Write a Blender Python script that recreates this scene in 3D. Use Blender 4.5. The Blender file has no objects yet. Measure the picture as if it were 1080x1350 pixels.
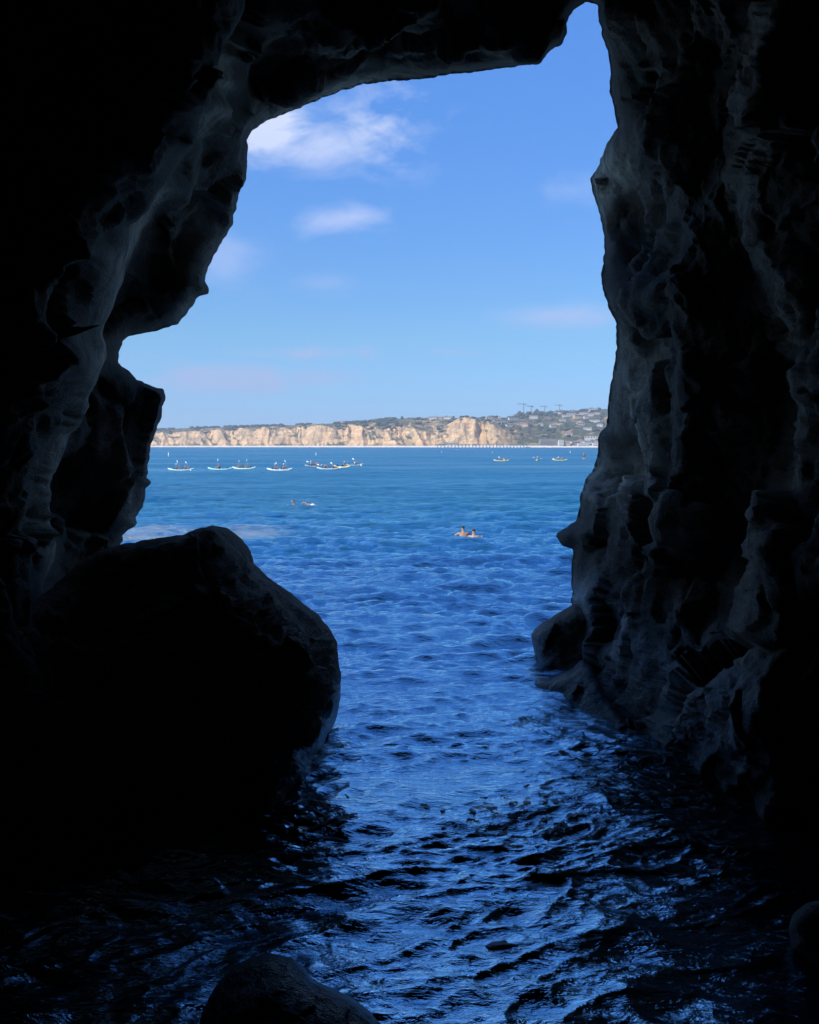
import bpy, bmesh, math, random
import numpy as np
from mathutils import Vector
R = math.radians
random.seed(7)
rng = np.random.default_rng(11)
scene = bpy.context.scene

# ------------------------------------------------------------------ camera
F = 1160.0                      # focal length in photo pixels (photo 1080 x 1350)
CAM_H = 3.7
TH = math.atan(87.0 / F)        # pitch down: horizon at y = 588
cam_d = bpy.data.cameras.new('camera')
cam = bpy.data.objects.new('camera', cam_d)
scene.collection.objects.link(cam)
cam.location = (0, 0, CAM_H)
cam.rotation_euler = (math.pi / 2 - TH, 0, 0)
cam_d.sensor_fit = 'HORIZONTAL'
cam_d.sensor_width = 36.0
cam_d.lens = 36.0 * F / 1080.0
cam_d.clip_start = 0.05
cam_d.clip_end = 60000
scene.camera = cam

# ------------------------------------------------------------------ light
SUN_EL, SUN_AZ = 50.0, 236.0    # azimuth clockwise from +Y (view direction); sun behind, a little left
world = bpy.data.worlds.new("World")
scene.world = world
world.use_nodes = True
sd = bpy.data.lights.new('sun', 'SUN')
sd.energy = 3.0
sd.angle = R(0.5)
sd.color = (1.0, 0.93, 0.82)
sun = bpy.data.objects.new('sun', sd)
scene.collection.objects.link(sun)
sdir = Vector((math.sin(R(SUN_AZ)) * math.cos(R(SUN_EL)), math.cos(R(SUN_AZ)) * math.cos(R(SUN_EL)), math.sin(R(SUN_EL))))
sun.rotation_euler = sdir.to_track_quat('Z', 'Y').to_euler()
sun.location = (0, -20, 60)
scene.view_settings.view_transform = 'Standard'
scene.view_settings.look = 'None'
scene.view_settings.exposure = 1.05
scene.view_settings.gamma = 1.0


class NT:
    """small helper for node trees"""
    def __init__(s, tree):
        s.t = tree
        s.n = tree.nodes
        s.l = tree.links

    def new(s, typ, **kw):
        n = s.n.new(typ)
        for k, v in kw.items():
            setattr(n, k, v)
        return n

    def link(s, a, b):
        s.l.new(a, b)

    def put(s, sock, v):
        if hasattr(v, 'is_linked') or isinstance(v, bpy.types.NodeSocket):
            s.l.new(v, sock)
        else:
            sock.default_value = v

    def m(s, op, a, b=None, c=None, clamp=False):
        n = s.new('ShaderNodeMath', operation=op, use_clamp=clamp)
        s.put(n.inputs[0], a)
        if b is not None: s.put(n.inputs[1], b)
        if c is not None: s.put(n.inputs[2], c)
        return n.outputs[0]

    def noise(s, vec, scale, detail=4, rough=0.55, dist=0.0):
        n = s.new('ShaderNodeTexNoise')
        if vec is not None: s.l.new(vec, n.inputs['Vector'])
        n.inputs['Scale'].default_value = scale
        n.inputs['Detail'].default_value = detail
        n.inputs['Roughness'].default_value = rough
        n.inputs['Distortion'].default_value = dist
        return n.outputs['Fac']

    def ramp(s, fac, pts, interp='LINEAR'):
        n = s.new('ShaderNodeValToRGB')
        s.put(n.inputs[0], fac)
        cr = n.color_ramp
        cr.interpolation = interp
        while len(cr.elements) < len(pts): cr.elements.new(0.5)
        for e, (p, c) in zip(cr.elements, pts):
            e.position = p
            e.color = (c[0], c[1], c[2], 1) if not isinstance(c, (int, float)) else (c, c, c, 1)
        return n.outputs[0]

    def mix(s, fac, a, b, blend='MIX'):
        n = s.new('ShaderNodeMix', data_type='RGBA', blend_type=blend)
        s.put(n.inputs['Factor'], fac)
        s.put(n.inputs['A'], a if not isinstance(a, tuple) else (*a, 1))
        s.put(n.inputs['B'], b if not isinstance(b, tuple) else (*b, 1))
        return n.outputs['Result']


# sky: nishita, a little more saturated, with a few thin clouds placed by direction
w = NT(world.node_tree)
w.n.clear()
sky = w.new('ShaderNodeTexSky')
sky.sky_type = 'NISHITA'
sky.sun_disc = False
sky.sun_elevation = R(SUN_EL)
sky.sun_rotation = R(SUN_AZ)
sky.altitude = 0
sky.air_density = 0.7
sky.dust_density = 0.1
sky.ozone_density = 2.0
tc = w.new('ShaderNodeTexCoord')
sep = w.new('ShaderNodeSeparateXYZ')
w.link(tc.outputs['Generated'], sep.inputs[0])
tint = w.ramp(sep.outputs[2], [(0.0, (0.185, 0.285, 0.50)), (0.05, (0.225, 0.325, 0.44)), (0.119, (0.29, 0.42, 0.475)),
                               (0.279, (0.32, 0.53, 0.73)), (0.427, (0.36, 0.64, 0.95)), (0.65, (0.24, 0.50, 0.80)), (1.0, (0.2, 0.42, 0.7))])
skyt = w.mix(1.0, sky.outputs[0], tint, 'MULTIPLY')
ysafe = w.m('MAXIMUM', sep.outputs[1], 0.05)
az = w.m('DIVIDE', sep.outputs[0], ysafe)
el = w.m('DIVIDE', sep.outputs[2], ysafe)
cv = w.new('ShaderNodeCombineXYZ')
w.link(az, cv.inputs[0])
w.link(w.m('MULTIPLY', el, 2.0), cv.inputs[1])
n1 = w.noise(cv.outputs[0], 8.0, 9, 0.62, 0.7)
n2 = w.noise(cv.outputs[0], 26.0, 5, 0.6, 0.2)
nn = w.m('ADD', w.m('MULTIPLY', n1, 0.75), w.m('MULTIPLY', n2, 0.25))
def cloud(cx, cy, sx, sy, k, soft=0.5, tilt=0.0):
    a0, e0 = (cx - 540) / F, (588 - cy) / F
    dx = w.m('SUBTRACT', az, a0)
    dz = w.m('SUBTRACT', w.m('SUBTRACT', el, e0), w.m('MULTIPLY', dx, tilt))
    q = w.m('ADD', w.m('POWER', w.m('DIVIDE', dx, sx / F), 2.0), w.m('POWER', w.m('DIVIDE', dz, sy / F), 2.0))
    g = w.m('EXPONENT', w.m('MULTIPLY', q, -1.0))
    t = w.m('SUBTRACT', w.m('ADD', g, w.m('MULTIPLY', w.m('SUBTRACT', nn, 0.5), 3.6)), soft, clamp=True)
    return w.m('MULTIPLY', w.m('MULTIPLY', w.m('MULTIPLY', t, g), k), w.m('GREATER_THAN', sep.outputs[1], 0.06))
cl = cloud(360, 190, 80, 50, 1.3, 0.30)
for a in ((430, 205, 100, 46, 0.6, 0.25), (505, 185, 80, 65, 1.0, 0.35), (545, 185, 50, 22, 0.5, 0.3), (455, 298, 80, 26, 0.7, 0.45, 0.1), (300, 345, 60, 45, 0.35, 0.2),
          (750, 258, 60, 26, 0.3, 0.3), (430, 378, 60, 14, 0.2, 0.2), (745, 420, 140, 22, 0.6, 0.25), (330, 498, 190, 26, 1.5, 0.35),
          (400, 468, 130, 14, 1.3, 0.4), (600, 466, 70, 6, 0.5, 0.3), (690, 512, 90, 8, 0.3, 0.3)):
    cl = w.m('MAXIMUM', cl, cloud(*a))
cl = w.m('MINIMUM', cl, 0.8)
ccol = w.ramp(sep.outputs[2], [(0.10, (0.42, 0.52, 0.80)), (0.2, (0.62, 0.66, 0.96)), (0.33, (0.80, 0.84, 1.0))])
cc2 = w.mix(1.0, ccol, (3.3, 3.4, 3.5), 'MULTIPLY')
skyc = w.mix(cl, skyt, cc2)
bg = w.new('ShaderNodeBackground')
w.link(skyc, bg.inputs['Color'])
bg.inputs['Strength'].default_value = 0.15
wo = w.new('ShaderNodeOutputWorld')
w.link(bg.outputs[0], wo.inputs['Surface'])

# ------------------------------------------------------------------ helpers
SC, TC = math.sin(TH), math.cos(TH)
def ray(px, py):
    a = (np.asarray(px, float) - 540) / F
    b = (675 - np.asarray(py, float)) / F
    return a, TC + b * SC, -SC + b * TC          # x, y, z of the view ray
def P(px, py, D):
    x, y, z = ray(px, py)
    t = np.asarray(D, float) / y
    return np.stack([x * t, y * t, CAM_H + z * t], -1)
def dwater(px, py, z0=0.0):
    x, y, z = ray(px, py)
    return (z0 - CAM_H) / z * y
def pix(p):
    """pixel of a world point"""
    d = np.asarray(p, float) - np.array([0, 0, CAM_H])
    f = d[..., 1] * TC - d[..., 2] * SC
    u = d[..., 1] * SC + d[..., 2] * TC
    return 540 + F * d[..., 0] / f, 675 - F * u / f

PERM = rng.permutation(256)
PERM = np.concatenate([PERM, PERM, PERM])
GR = rng.normal(size=(256, 3))
GR /= np.linalg.norm(GR, axis=1)[:, None]
def perlin(p):
    p = np.asarray(p, float)
    i = np.floor(p).astype(int)
    f = p - i
    u = f * f * f * (f * (f * 6 - 15) + 10)
    i &= 255
    def g(dx, dy, dz):
        h = PERM[(PERM[(PERM[(i[:, 0] + dx) & 255] + i[:, 1] + dy) & 255] + i[:, 2] + dz) & 255]
        q = GR[h]
        return q[:, 0] * (f[:, 0] - dx) + q[:, 1] * (f[:, 1] - dy) + q[:, 2] * (f[:, 2] - dz)
    def lp(a, b, t): return a + (b - a) * t
    x00 = lp(g(0, 0, 0), g(1, 0, 0), u[:, 0]); x10 = lp(g(0, 1, 0), g(1, 1, 0), u[:, 0])
    x01 = lp(g(0, 0, 1), g(1, 0, 1), u[:, 0]); x11 = lp(g(0, 1, 1), g(1, 1, 1), u[:, 0])
    return 1.6 * lp(lp(x00, x10, u[:, 1]), lp(x01, x11, u[:, 1]), u[:, 2])
def fbm(p, o=4, g=0.5, l=2.03):
    s = np.zeros(len(p)); a = 1.0
    for k in range(o):
        s += a * perlin(p * (l ** k) + 17.3 * k); a *= g
    return s
def ridged(p, o=4, g=0.5):
    s = np.zeros(len(p)); a = 1.0
    for k in range(o):
        s += a * (0.5 - np.abs(perlin(p * (2.05 ** k) + 9.1 * k))) * 2; a *= g
    return s
def facets(p, seed=0):
    """broken rock: every cell of a 3-D cell pattern is a plane with its own tilt; returns height and distance to the crack"""
    p = np.asarray(p, float)
    base = np.floor(p).astype(int)
    d1 = np.full(len(p), 9.0); d2 = np.full(len(p), 9.0); h = np.zeros(len(p))
    for dx in (-1, 0, 1):
        for dy in (-1, 0, 1):
            for dz in (-1, 0, 1):
                c = base + np.array([dx, dy, dz]); cc = c & 255
                k = PERM[(PERM[(PERM[(cc[:, 0] + seed) & 255] + cc[:, 1]) & 255] + cc[:, 2]) & 255]
                sd = c + 0.5 + GR[k] * 0.42
                v = p - sd; d = np.linalg.norm(v, axis=1)
                hh = (v * GR[(k + 71) & 255]).sum(1) + 0.45 * GR[(k + 13) & 255, 0]
                n = d < d1
                d2 = np.where(n, d1, np.minimum(d2, d)); h = np.where(n, hh, h); d1 = np.where(n, d, d1)
    return h, d2 - d1
def sstep(a, b, x):
    t = np.clip((x - a) / (b - a), 0, 1)
    return t * t * (3 - 2 * t)

class TPS:
    def __init__(s, pts, lam=0.0):
        a = np.array(pts, float)
        s.c = a[:, :2] / 500.0
        n = len(a)
        r = np.linalg.norm(s.c[:, None] - s.c[None], axis=-1)
        K = s.k(r) + lam * np.eye(n)
        Q = np.hstack([np.ones((n, 1)), s.c])
        A = np.block([[K, Q], [Q.T, np.zeros((3, 3))]])
        s.w = np.linalg.solve(A, np.concatenate([a[:, 2], np.zeros(3)]))
    def k(s, r): return r          # biharmonic-like, less overshoot
    def __call__(s, px, py):
        q = np.stack([px, py], -1) / 500.0
        out = np.zeros(len(q))
        for i in range(0, len(q), 20000):
            b = q[i:i + 20000]
            r = np.linalg.norm(b[:, None] - s.c[None], axis=-1)
            out[i:i + 20000] = s.k(r) @ s.w[:-3] + s.w[-3] + b @ s.w[-2:]
        return out

def seg_near(q, poly, closed=True):
    """nearest point on a polyline: distance, point, parameter along it"""
    A = np.asarray(poly, float)
    B = np.roll(A, -1, axis=0)
    if not closed: A, B = A[:-1], B[:-1]
    best = np.full(len(q), 1e18); pt = np.zeros((len(q), 2)); par = np.zeros(len(q)); side = np.zeros(len(q))
    for k in range(len(A)):
        d = B[k] - A[k]
        t = np.clip(((q - A[k]) @ d) / (d @ d + 1e-12), 0, 1)
        c = A[k] + t[:, None] * d
        dd = ((q - c) ** 2).sum(1)
        m = dd < best
        best[m] = dd[m]; pt[m] = c[m]; par[m] = k + t[m]
        cr = d[0] * (q[:, 1] - A[k][1]) - d[1] * (q[:, 0] - A[k][0])
        side[m] = np.sign(cr[m])
    return np.sqrt(best), pt, par, side
def inside(q, poly):
    A = np.asarray(poly, float); B = np.roll(A, -1, axis=0)
    c = np.zeros(len(q), bool)
    for a, b in zip(A, B):
        m = (a[1] > q[:, 1]) != (b[1] > q[:, 1])
        if a[1] != b[1]:
            xi = (b[0] - a[0]) * (q[:, 1] - a[1]) / (b[1] - a[1]) + a[0]
            c ^= m & (q[:, 0] < xi)
    return c
def densify(poly, step, amp, sc, seed, closed=False):
    """resample a polyline and roughen it across its length"""
    A = np.asarray(poly, float)
    if closed: A = np.vstack([A, A[:1]])
    L = np.concatenate([[0], np.cumsum(np.linalg.norm(np.diff(A, axis=0), axis=1))])
    s = np.arange(0, L[-1], step)
    X = np.stack([np.interp(s, L, A[:, 0]), np.interp(s, L, A[:, 1])], -1)
    T = np.gradient(X, axis=0); T /= np.linalg.norm(T, axis=1)[:, None] + 1e-9
    N = np.stack([-T[:, 1], T[:, 0]], -1)
    q = np.stack([s / sc, np.full(len(s), seed * 7.7), np.zeros(len(s))], -1)
    return X + N * (amp * fbm(q, 4, 0.62))[:, None]

def mesh_np(name, V, faces, mat, parent=None, smooth=True):
    me = bpy.data.meshes.new(name)
    me.from_pydata([tuple(v) for v in V], [], [tuple(f) for f in faces])
    me.update()
    if smooth: me.polygons.foreach_set('use_smooth', [True] * len(me.polygons))
    if mat: me.materials.append(mat)
    o = bpy.data.objects.new(name, me)
    scene.collection.objects.link(o)
    if parent: o.parent = parent
    return o
def vnormals(V, Fc):
    N = np.zeros_like(V)
    Fc = np.asarray(Fc)
    n = np.cross(V[Fc[:, 2]] - V[Fc[:, 0]], V[Fc[:, 3]] - V[Fc[:, 1]])
    for k in range(4): np.add.at(N, Fc[:, k], n)
    return N / (np.linalg.norm(N, axis=1)[:, None] + 1e-12)
def tag(o, label=None, cat=None, group=None, kind=None):
    if label: o['label'] = label
    if cat: o['category'] = cat
    if group: o['group'] = group
    if kind: o['kind'] = kind
    return o
def empty(name, loc, rz=0):
    o = bpy.data.objects.new(name, None)
    o.empty_display_size = 0.3
    scene.collection.objects.link(o)
    o.location = loc; o.rotation_euler = (0, 0, rz)
    return o
def copy_tree(o, parent=None):
    c = o.copy()
    scene.collection.objects.link(c)
    if parent:
        c.parent = parent
    for ch in [x for x in scene.objects if x.parent == o]:
        copy_tree(ch, c)
    return c

# ------------------------------------------------------------------ materials
def base_mat(name):
    m = bpy.data.materials.new(name); m.use_nodes = True
    t = NT(m.node_tree)
    b = t.n['Principled BSDF']
    return m, t, b
def plain(name, col, rough=0.6, var=0.12, scale=6.0, metal=0.0):
    m, t, b = base_mat(name)
    c = t.new('ShaderNodeTexCoord')
    f = t.noise(c.outputs['Object'], scale, 3)
    lo = tuple(x * (1 - var) for x in col); hi = tuple(min(1, x * (1 + var)) for x in col)
    t.link(t.ramp(f, [(0.3, lo), (0.7, hi)]), b.inputs['Base Color'])
    b.inputs['Roughness'].default_value = rough
    b.inputs['Metallic'].default_value = metal
    return m

def rock_material(name, c_lo, c_hi, c_vein, wet_z=1.7, bump=0.5, alg=True, pale=False):
    m, t, b = base_mat(name)
    g = t.new('ShaderNodeNewGeometry')
    pos = g.outputs['Position']
    sp = t.new('ShaderNodeSeparateXYZ'); t.link(pos, sp.inputs[0])
    st = t.new('ShaderNodeMapping'); st.inputs['Scale'].default_value = (1.0, 1.0, 0.35)
    t.link(pos, st.inputs[0])
    f1 = t.noise(st.outputs[0], 0.7, 7, 0.62, 0.5)
    f2 = t.noise(pos, 5.0, 6, 0.65, 0.3)
    f3 = t.noise(pos, 30.0, 4, 0.65)
    col = t.ramp(f1, [(0.32, c_lo), (0.52, tuple((a + b_) / 2 for a, b_ in zip(c_lo, c_hi))), (0.68, c_hi)])
    col = t.mix(t.m('MULTIPLY', t.ramp(f2, [(0.35, 0.0), (0.62, 1.0)]), 0.22), col, c_vein)
    col = t.mix(t.ramp(f3, [(0.25, 0.5), (0.55, 0.0)]), col, tuple(x * 0.35 for x in c_lo))
    if alg:
        fa = t.noise(pos, 1.6, 5, 0.6, 0.2)
        ag = t.m('MULTIPLY', t.ramp(fa, [(0.5, 0.0), (0.64, 1.0)]), 0.5)
        col = t.mix(ag, col, (0.045, 0.06, 0.045))
    if pale:      # pale mineral seams, plus light from the mouth painted into the rock colour
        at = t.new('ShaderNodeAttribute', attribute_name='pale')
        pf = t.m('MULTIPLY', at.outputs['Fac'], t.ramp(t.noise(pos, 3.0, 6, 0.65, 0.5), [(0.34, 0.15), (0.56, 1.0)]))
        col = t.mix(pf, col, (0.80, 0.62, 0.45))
    wn = t.m('ADD', sp.outputs[2], t.m('MULTIPLY', f1, -1.0))
    wet = t.new('ShaderNodeMapRange'); wet.inputs['From Min'].default_value = wet_z - 0.5; wet.inputs['From Max'].default_value = wet_z - 1.1
    t.link(wn, wet.inputs['Value'])
    wetf = wet.outputs['Result']
    col = t.mix(t.m('MULTIPLY', wetf, 0.6), col, (0.022, 0.022, 0.022))
    t.link(col, b.inputs['Base Color'])
    ro = t.m('SUBTRACT', 0.88, t.m('MULTIPLY', wetf, 0.55))
    t.link(ro, b.inputs['Roughness'])
    v = t.new('ShaderNodeTexVoronoi', feature='DISTANCE_TO_EDGE'); v.inputs['Scale'].default_value = 2.2
    dv = t.new('ShaderNodeMixRGB'); dv.inputs[0].default_value = 0.25
    nz = t.new('ShaderNodeTexNoise'); nz.inputs['Scale'].default_value = 2.0; nz.inputs['Detail'].default_value = 5
    t.link(pos, nz.inputs['Vector'])
    t.link(pos, dv.inputs[1]); t.link(nz.outputs['Color'], dv.inputs[2])
    t.link(dv.outputs[0], v.inputs['Vector'])
    crack = t.ramp(v.outputs['Distance'], [(0.0, 0.0), (0.05, 1.0)])
    mb_ = t.new('ShaderNodeMapping'); mb_.inputs['Scale'].default_value = (1.2, 1.2, 7.0); mb_.inputs['Rotation'].default_value = (R(8), R(-10), 0); t.link(pos, mb_.inputs[0])
    bed = t.noise(mb_.outputs[0], 1.0, 5, 0.7, 0.6)
    f4 = t.noise(pos, 90.0, 3, 0.7)
    f2 = t.m('ADD', f2, t.m('ADD', t.m('MULTIPLY', bed, 0.8), t.m('MULTIPLY', f4, 0.10)))
    h = t.m('ADD', t.m('MULTIPLY', f2, 0.9), t.m('ADD', t.m('MULTIPLY', f3, 0.3), t.m('MULTIPLY', crack, 0.02)))
    bp = t.new('ShaderNodeBump'); bp.inputs['Strength'].default_value = bump; bp.inputs['Distance'].default_value = 0.12
    t.link(h, bp.inputs['Height']); t.link(bp.outputs[0], b.inputs['Normal'])
    return m

M = {}
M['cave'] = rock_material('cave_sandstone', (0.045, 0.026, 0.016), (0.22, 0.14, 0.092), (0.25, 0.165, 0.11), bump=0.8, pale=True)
M['boulder'] = rock_material('boulder_rock', (0.12, 0.075, 0.05), (0.42, 0.28, 0.18), (0.42, 0.29, 0.19), 1.0, 1.0)
M['wetrock'] = rock_material('wet_rock', (0.04, 0.035, 0.03), (0.10, 0.08, 0.06), (0.10, 0.08, 0.06), 30.0, 1.0, False)

M['shine'] = rock_material('pale_wet_rock', (0.08, 0.07, 0.06), (0.28, 0.22, 0.18), (0.32, 0.26, 0.2), -5.0, 1.0, False)
M['shine'].node_tree.nodes['Principled BSDF'].inputs['Roughness'].default_value = 0.25

# ------------------------------------------------------------------ cave
LEFT_SIL = [(150, 860), (152, 780), (155, 735), (158.7, 717), (163, 711), (162, 706.6), (170.5, 698), (181.4, 691), (179, 681.6), (188.3, 667.6), (190.5, 658), (192.3, 646),
    (199.2, 635), (193.6, 629.7), (196, 611.6), (198.6, 586.7), (207, 565), (214.7, 540), (217.9, 524.5), (215.7, 513.6), (199.2, 508.3),
    (183.6, 501), (168, 488.7), (155.6, 477.8), (156.6, 465.4), (161.8, 449.8), (169.6, 443), (186.7, 440.5), (211.6, 434.9), (233.4, 428),
    (247, 413), (262, 390), (275, 388), (276.5, 382), (270, 370), (274, 356), (280, 340), (295, 315), (307, 295), (315, 255), (325, 235),
    (327, 200), (326, 185), (332, 172), (350, 160), (370, 152), (400, 140), (425, 129), (450, 120), (480, 111), (505, 108), (540, 105),
    (555, 105), (595, 98), (640, 93), (685, 87), (712, 84), (727, 65), (740, 59), (749, 42), (747, 30), (755, 14), (775, 1), (788, 7),
    (790, 30), (795, 47), (800, 65), (805, 90), (804, 120), (810, 145), (814, 168), (801, 187), (790, 215), (778, 238), (782, 255),
    (790, 280), (797, 312), (796, 340), (792, 370), (802, 405), (812, 425), (813, 458), (809, 489), (803, 515.6), (801, 547), (800, 560),
    (787.6, 577), (790, 595.6), (782, 618), (771, 635.6), (765, 653), (764, 671), (760, 687), (755.5, 690), (732, 703.6), (740, 718),
    (755.5, 724), (753, 755.6), (755, 782), (752, 791), (755, 800), (757, 840), (760, 880), (762, 905)]
sil = densify(LEFT_SIL, 2.4, 1.7, 13.0, 3)
RIGHT_W = [(790, 940), (862, 972), (880, 990), (960, 1046), (1080, 1125), (1300, 1240), (1780, 1460)]
LEFT_W = [(-700, 1400), (-300, 1180), (0, 1040), (100, 980), (140, 930)]
wl = [tuple(x) for x in densify([(762, 905)] + RIGHT_W, 5.0, 9.0, 45, 5)[1:]]
wl2 = [tuple(x) for x in densify(LEFT_W, 6.0, 1.5, 25, 6)]
opening = np.array([tuple(x) for x in sil] + wl + [(2600, 1800), (2600, 3000), (-2000, 3000), (-2000, 1900)] + wl2)
NS = len(sil)

ctrl = [  # px, py, depth along +Y in metres
    (-700, -900, 4.2), (-700, -300, 4.3), (-700, 300, 4.3), (-700, 900, 4.9), (-300, -600, 5.2), (-300, 0, 5.4), (-300, 500, 6.4), (-300, 900, 7.0),
    (0, -300, 7.4), (0, 0, 8.2), (0, 250, 8.6), (0, 500, 8.6), (0, 700, 9.4), (0, 900, 9.0),
    (150, -100, 8.4), (180, 60, 8.9), (260, 60, 9.0), (260, 120, 9.2), (200, 220, 9.1), (120, 200, 8.7), (130, 340, 9.0), (80, 350, 8.7), (90, 450, 9.1), (60, 480, 8.9), (50, 600, 9.6), (40, 700, 9.9), (60, 800, 10.1),
    (300, 150, 11.6), (270, 230, 12.0), (220, 330, 12.6), (180, 400, 12.8), (150, 430, 12.6), (300, 250, 13.2), (255, 370, 13.4), (200, 420, 13.4),
    (130, 510, 12.0), (160, 500, 12.2), (195, 525, 12.4), (150, 600, 12.0), (180, 620, 12.3), (110, 640, 11.6), (150, 690, 12.2), (100, 740, 11.6), (120, 860, 12.0),
    (320, 120, 12.4), (350, 60, 11.8), (420, 100, 13.4), (500, 60, 12.4), (520, 95, 13.4), (450, 20, 11.2), (600, 60, 12.6), (680, 50, 13.0), (720, 20, 13.0), (600, 0, 11.4),
    (300, -100, 9.5), (500, -200, 9.2), (700, -150, 10.2), (500, -500, 7.0), (500, -900, 5.2), (900, -300, 9.0), (100, -900, 4.9), (1000, -900, 5.4),
    (800, -40, 12.2), (805, 60, 13.2), (815, 120, 13.4), (840, 40, 12.2), (845, 150, 12.4), (830, 220, 13.0), (862, 270, 12.4), (800, 235, 15.2), (815, 300, 14.8), (845, 300, 13.6),
    (830, 350, 13.2), (810, 400, 13.2), (860, 410, 12.2), (900, 350, 11.2), (850, 450, 13.2), (825, 470, 14.6), (820, 540, 14.8), (860, 540, 12.8), (810, 600, 15.0), (850, 620, 13.4),
    (790, 640, 15.6), (800, 660, 14.8), (785, 700, 14.8), (850, 690, 12.8), (770, 760, 14.8), (800, 790, 13.4), (770, 860, 14.4), (840, 850, 12.0), (870, 930, 11.2),
    (900, 60, 11.2), (920, 200, 11.0), (900, 300, 10.9), (905, 420, 11.0), (905, 500, 11.2), (910, 600, 11.4), (905, 700, 11.3), (900, 800, 11.2),
    (960, 60, 10.7), (960, 200, 10.6), (960, 350, 10.5), (970, 500, 10.8), (980, 600, 10.9), (970, 700, 10.8), (950, 800, 10.8), (930, 860, 10.8),
    (1000, 60, 10.0), (1010, 300, 10.2), (1030, 450, 10.4), (1035, 560, 10.4), (1000, 660, 10.6),
    (1080, 0, 8.9), (1080, 250, 8.9), (1080, 500, 9.1), (1080, 700, 8.9), (1060, 800, 8.8), (1080, 950, 8.3), (1030, 900, 8.8), (1000, 960, 9.0), (1160, 300, 8.5), (1160, 700, 8.4),
    (1300, 0, 6.4), (1300, 500, 6.3), (1300, 950, 6.3), (1780, 900, 4.7), (1780, 300, 4.6), (1780, -300, 4.6), (1780, -900, 4.6), (1200, -500, 6.6)]
for (x, y) in RIGHT_W + LEFT_W + [(762, 905)]:
    ctrl.append((x, y, float(dwater(x, y))))
tps = TPS(ctrl)

VEIN_L = [(420, -300), (350, -60), (330, 40), (310, 75), (303, 115), (270, 150), (248, 200), (228, 265), (205, 310), (165, 348), (150, 395), (128, 440), (112, 490), (88, 570), (66, 660), (58, 760), (60, 900), (60, 1300)]
VEIN_L2 = [(303, 60), (306, 120), (330, 168)]
VEIN_R = [(1010, -300), (1030, 0), (1015, 100), (985, 230), (1000, 320), (1040, 420), (1062, 500), (1052, 600), (1018, 680), (1012, 750), (1000, 820), (985, 862), (900, 915), (866, 990), (860, 1060)]

def profile_near(d, w_): return sstep(-w_, w_, d)

def cave_depth(px, py):
    D = tps(px, py)
    q = np.stack([px, py], -1)
    warp = np.stack([fbm(np.stack([px / 60, py / 60, px * 0 + 3], -1), 3), fbm(np.stack([px / 60, py / 60, px * 0 + 9], -1), 3)], -1) * 6
    # left near wall: stands 1.3 m in front of the receding face
    d, _, _, s = seg_near(q + warp, VEIN_L, False)
    sd_ = d * s                                   # sign + on one side
    infr = sstep(-120, 40, py) if False else 1.0
    D = D + np.where(True, -0.9 * sstep(-7, 20, -sd_ * SGN_L) * np.exp(-(d / 170) ** 2) * infr, 0)
    # right near mass
    d, _, _, s = seg_near(q + warp, VEIN_R, False)
    sd_ = d * s * SGN_R
    amp = 0.9 * np.exp(-(np.maximum(sd_, 0) / 160) ** 2)
    D = D - amp * sstep(-26, 8, sd_) * 1.0
    for cx, cy, rx, ry, am in FEAT:
        D = D - am * np.exp(-((q[:, 0] + warp[:, 0] * 1.5 - cx) / rx) ** 2 - ((q[:, 1] + warp[:, 1] * 1.5 - cy) / ry) ** 2)
    return D
FEAT = [(868, 372, 46, 52, 1.0), (850, 465, 34, 26, -0.35), (838, 285, 26, 42, -0.7), (812, 650, 52, 16, 0.45), (800, 610, 30, 20, -0.3), (885, 690, 62, 14, 0.4), (930, 745, 60, 32, -0.4),
        (845, 770, 26, 40, 0.3), (890, 560, 30, 70, -0.25), (950, 130, 34, 80, -0.3), (990, 520, 26, 90, 0.25), (900, 880, 50, 34, 0.35),
        (235, 395, 40, 18, 0.4), (290, 215, 26, 40, 0.35), (205, 350, 22, 34, -0.3), (150, 560, 40, 60, 0.25), (400, 105, 60, 14, 0.35), (560, 70, 80, 14, -0.3), (690, 45, 50, 26, 0.3)]
# signs found from known sides
_t = seg_near(np.array([[0.0, 400.0]]), VEIN_L, False)[3][0]; SGN_L = -_t
_t = seg_near(np.array([[1079.0, 900.0]]), VEIN_R, False)[3][0]; SGN_R = _t

def axis(lo, a, b, hi, fine, coarse_n):
    return np.concatenate([a - (a - lo) * np.linspace(1, 0, coarse_n, endpoint=False) ** 1.5, np.arange(a, b, fine), b + (hi - b) * np.linspace(0, 1, coarse_n) ** 1.5])
gx = axis(-700, -30, 1110, 1780, 3.2, 60)
gy = axis(-900, -30, 1200, 1520, 3.2, 60)
GX, GY = np.meshgrid(gx, gy)
q = np.stack([GX.ravel(), GY.ravel()], -1)
ins = inside(q, opening)
nx_, ny_ = len(gx), len(gy)
ii = np.arange(nx_ * ny_).reshape(ny_, nx_)
Fc = np.stack([ii[:-1, :-1], ii[1:, :-1], ii[1:, 1:], ii[:-1, 1:]], -1).reshape(-1, 4)
keep = (~ins[Fc]).sum(1) >= 3            # a face with one corner inside is kept, the corner snaps out
Fc = Fc[keep]
used = np.unique(Fc)
remap = -np.ones(len(q), int); remap[used] = np.arange(len(used))
q = q[used]; Fc = remap[Fc]; ins = ins[used]
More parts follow.
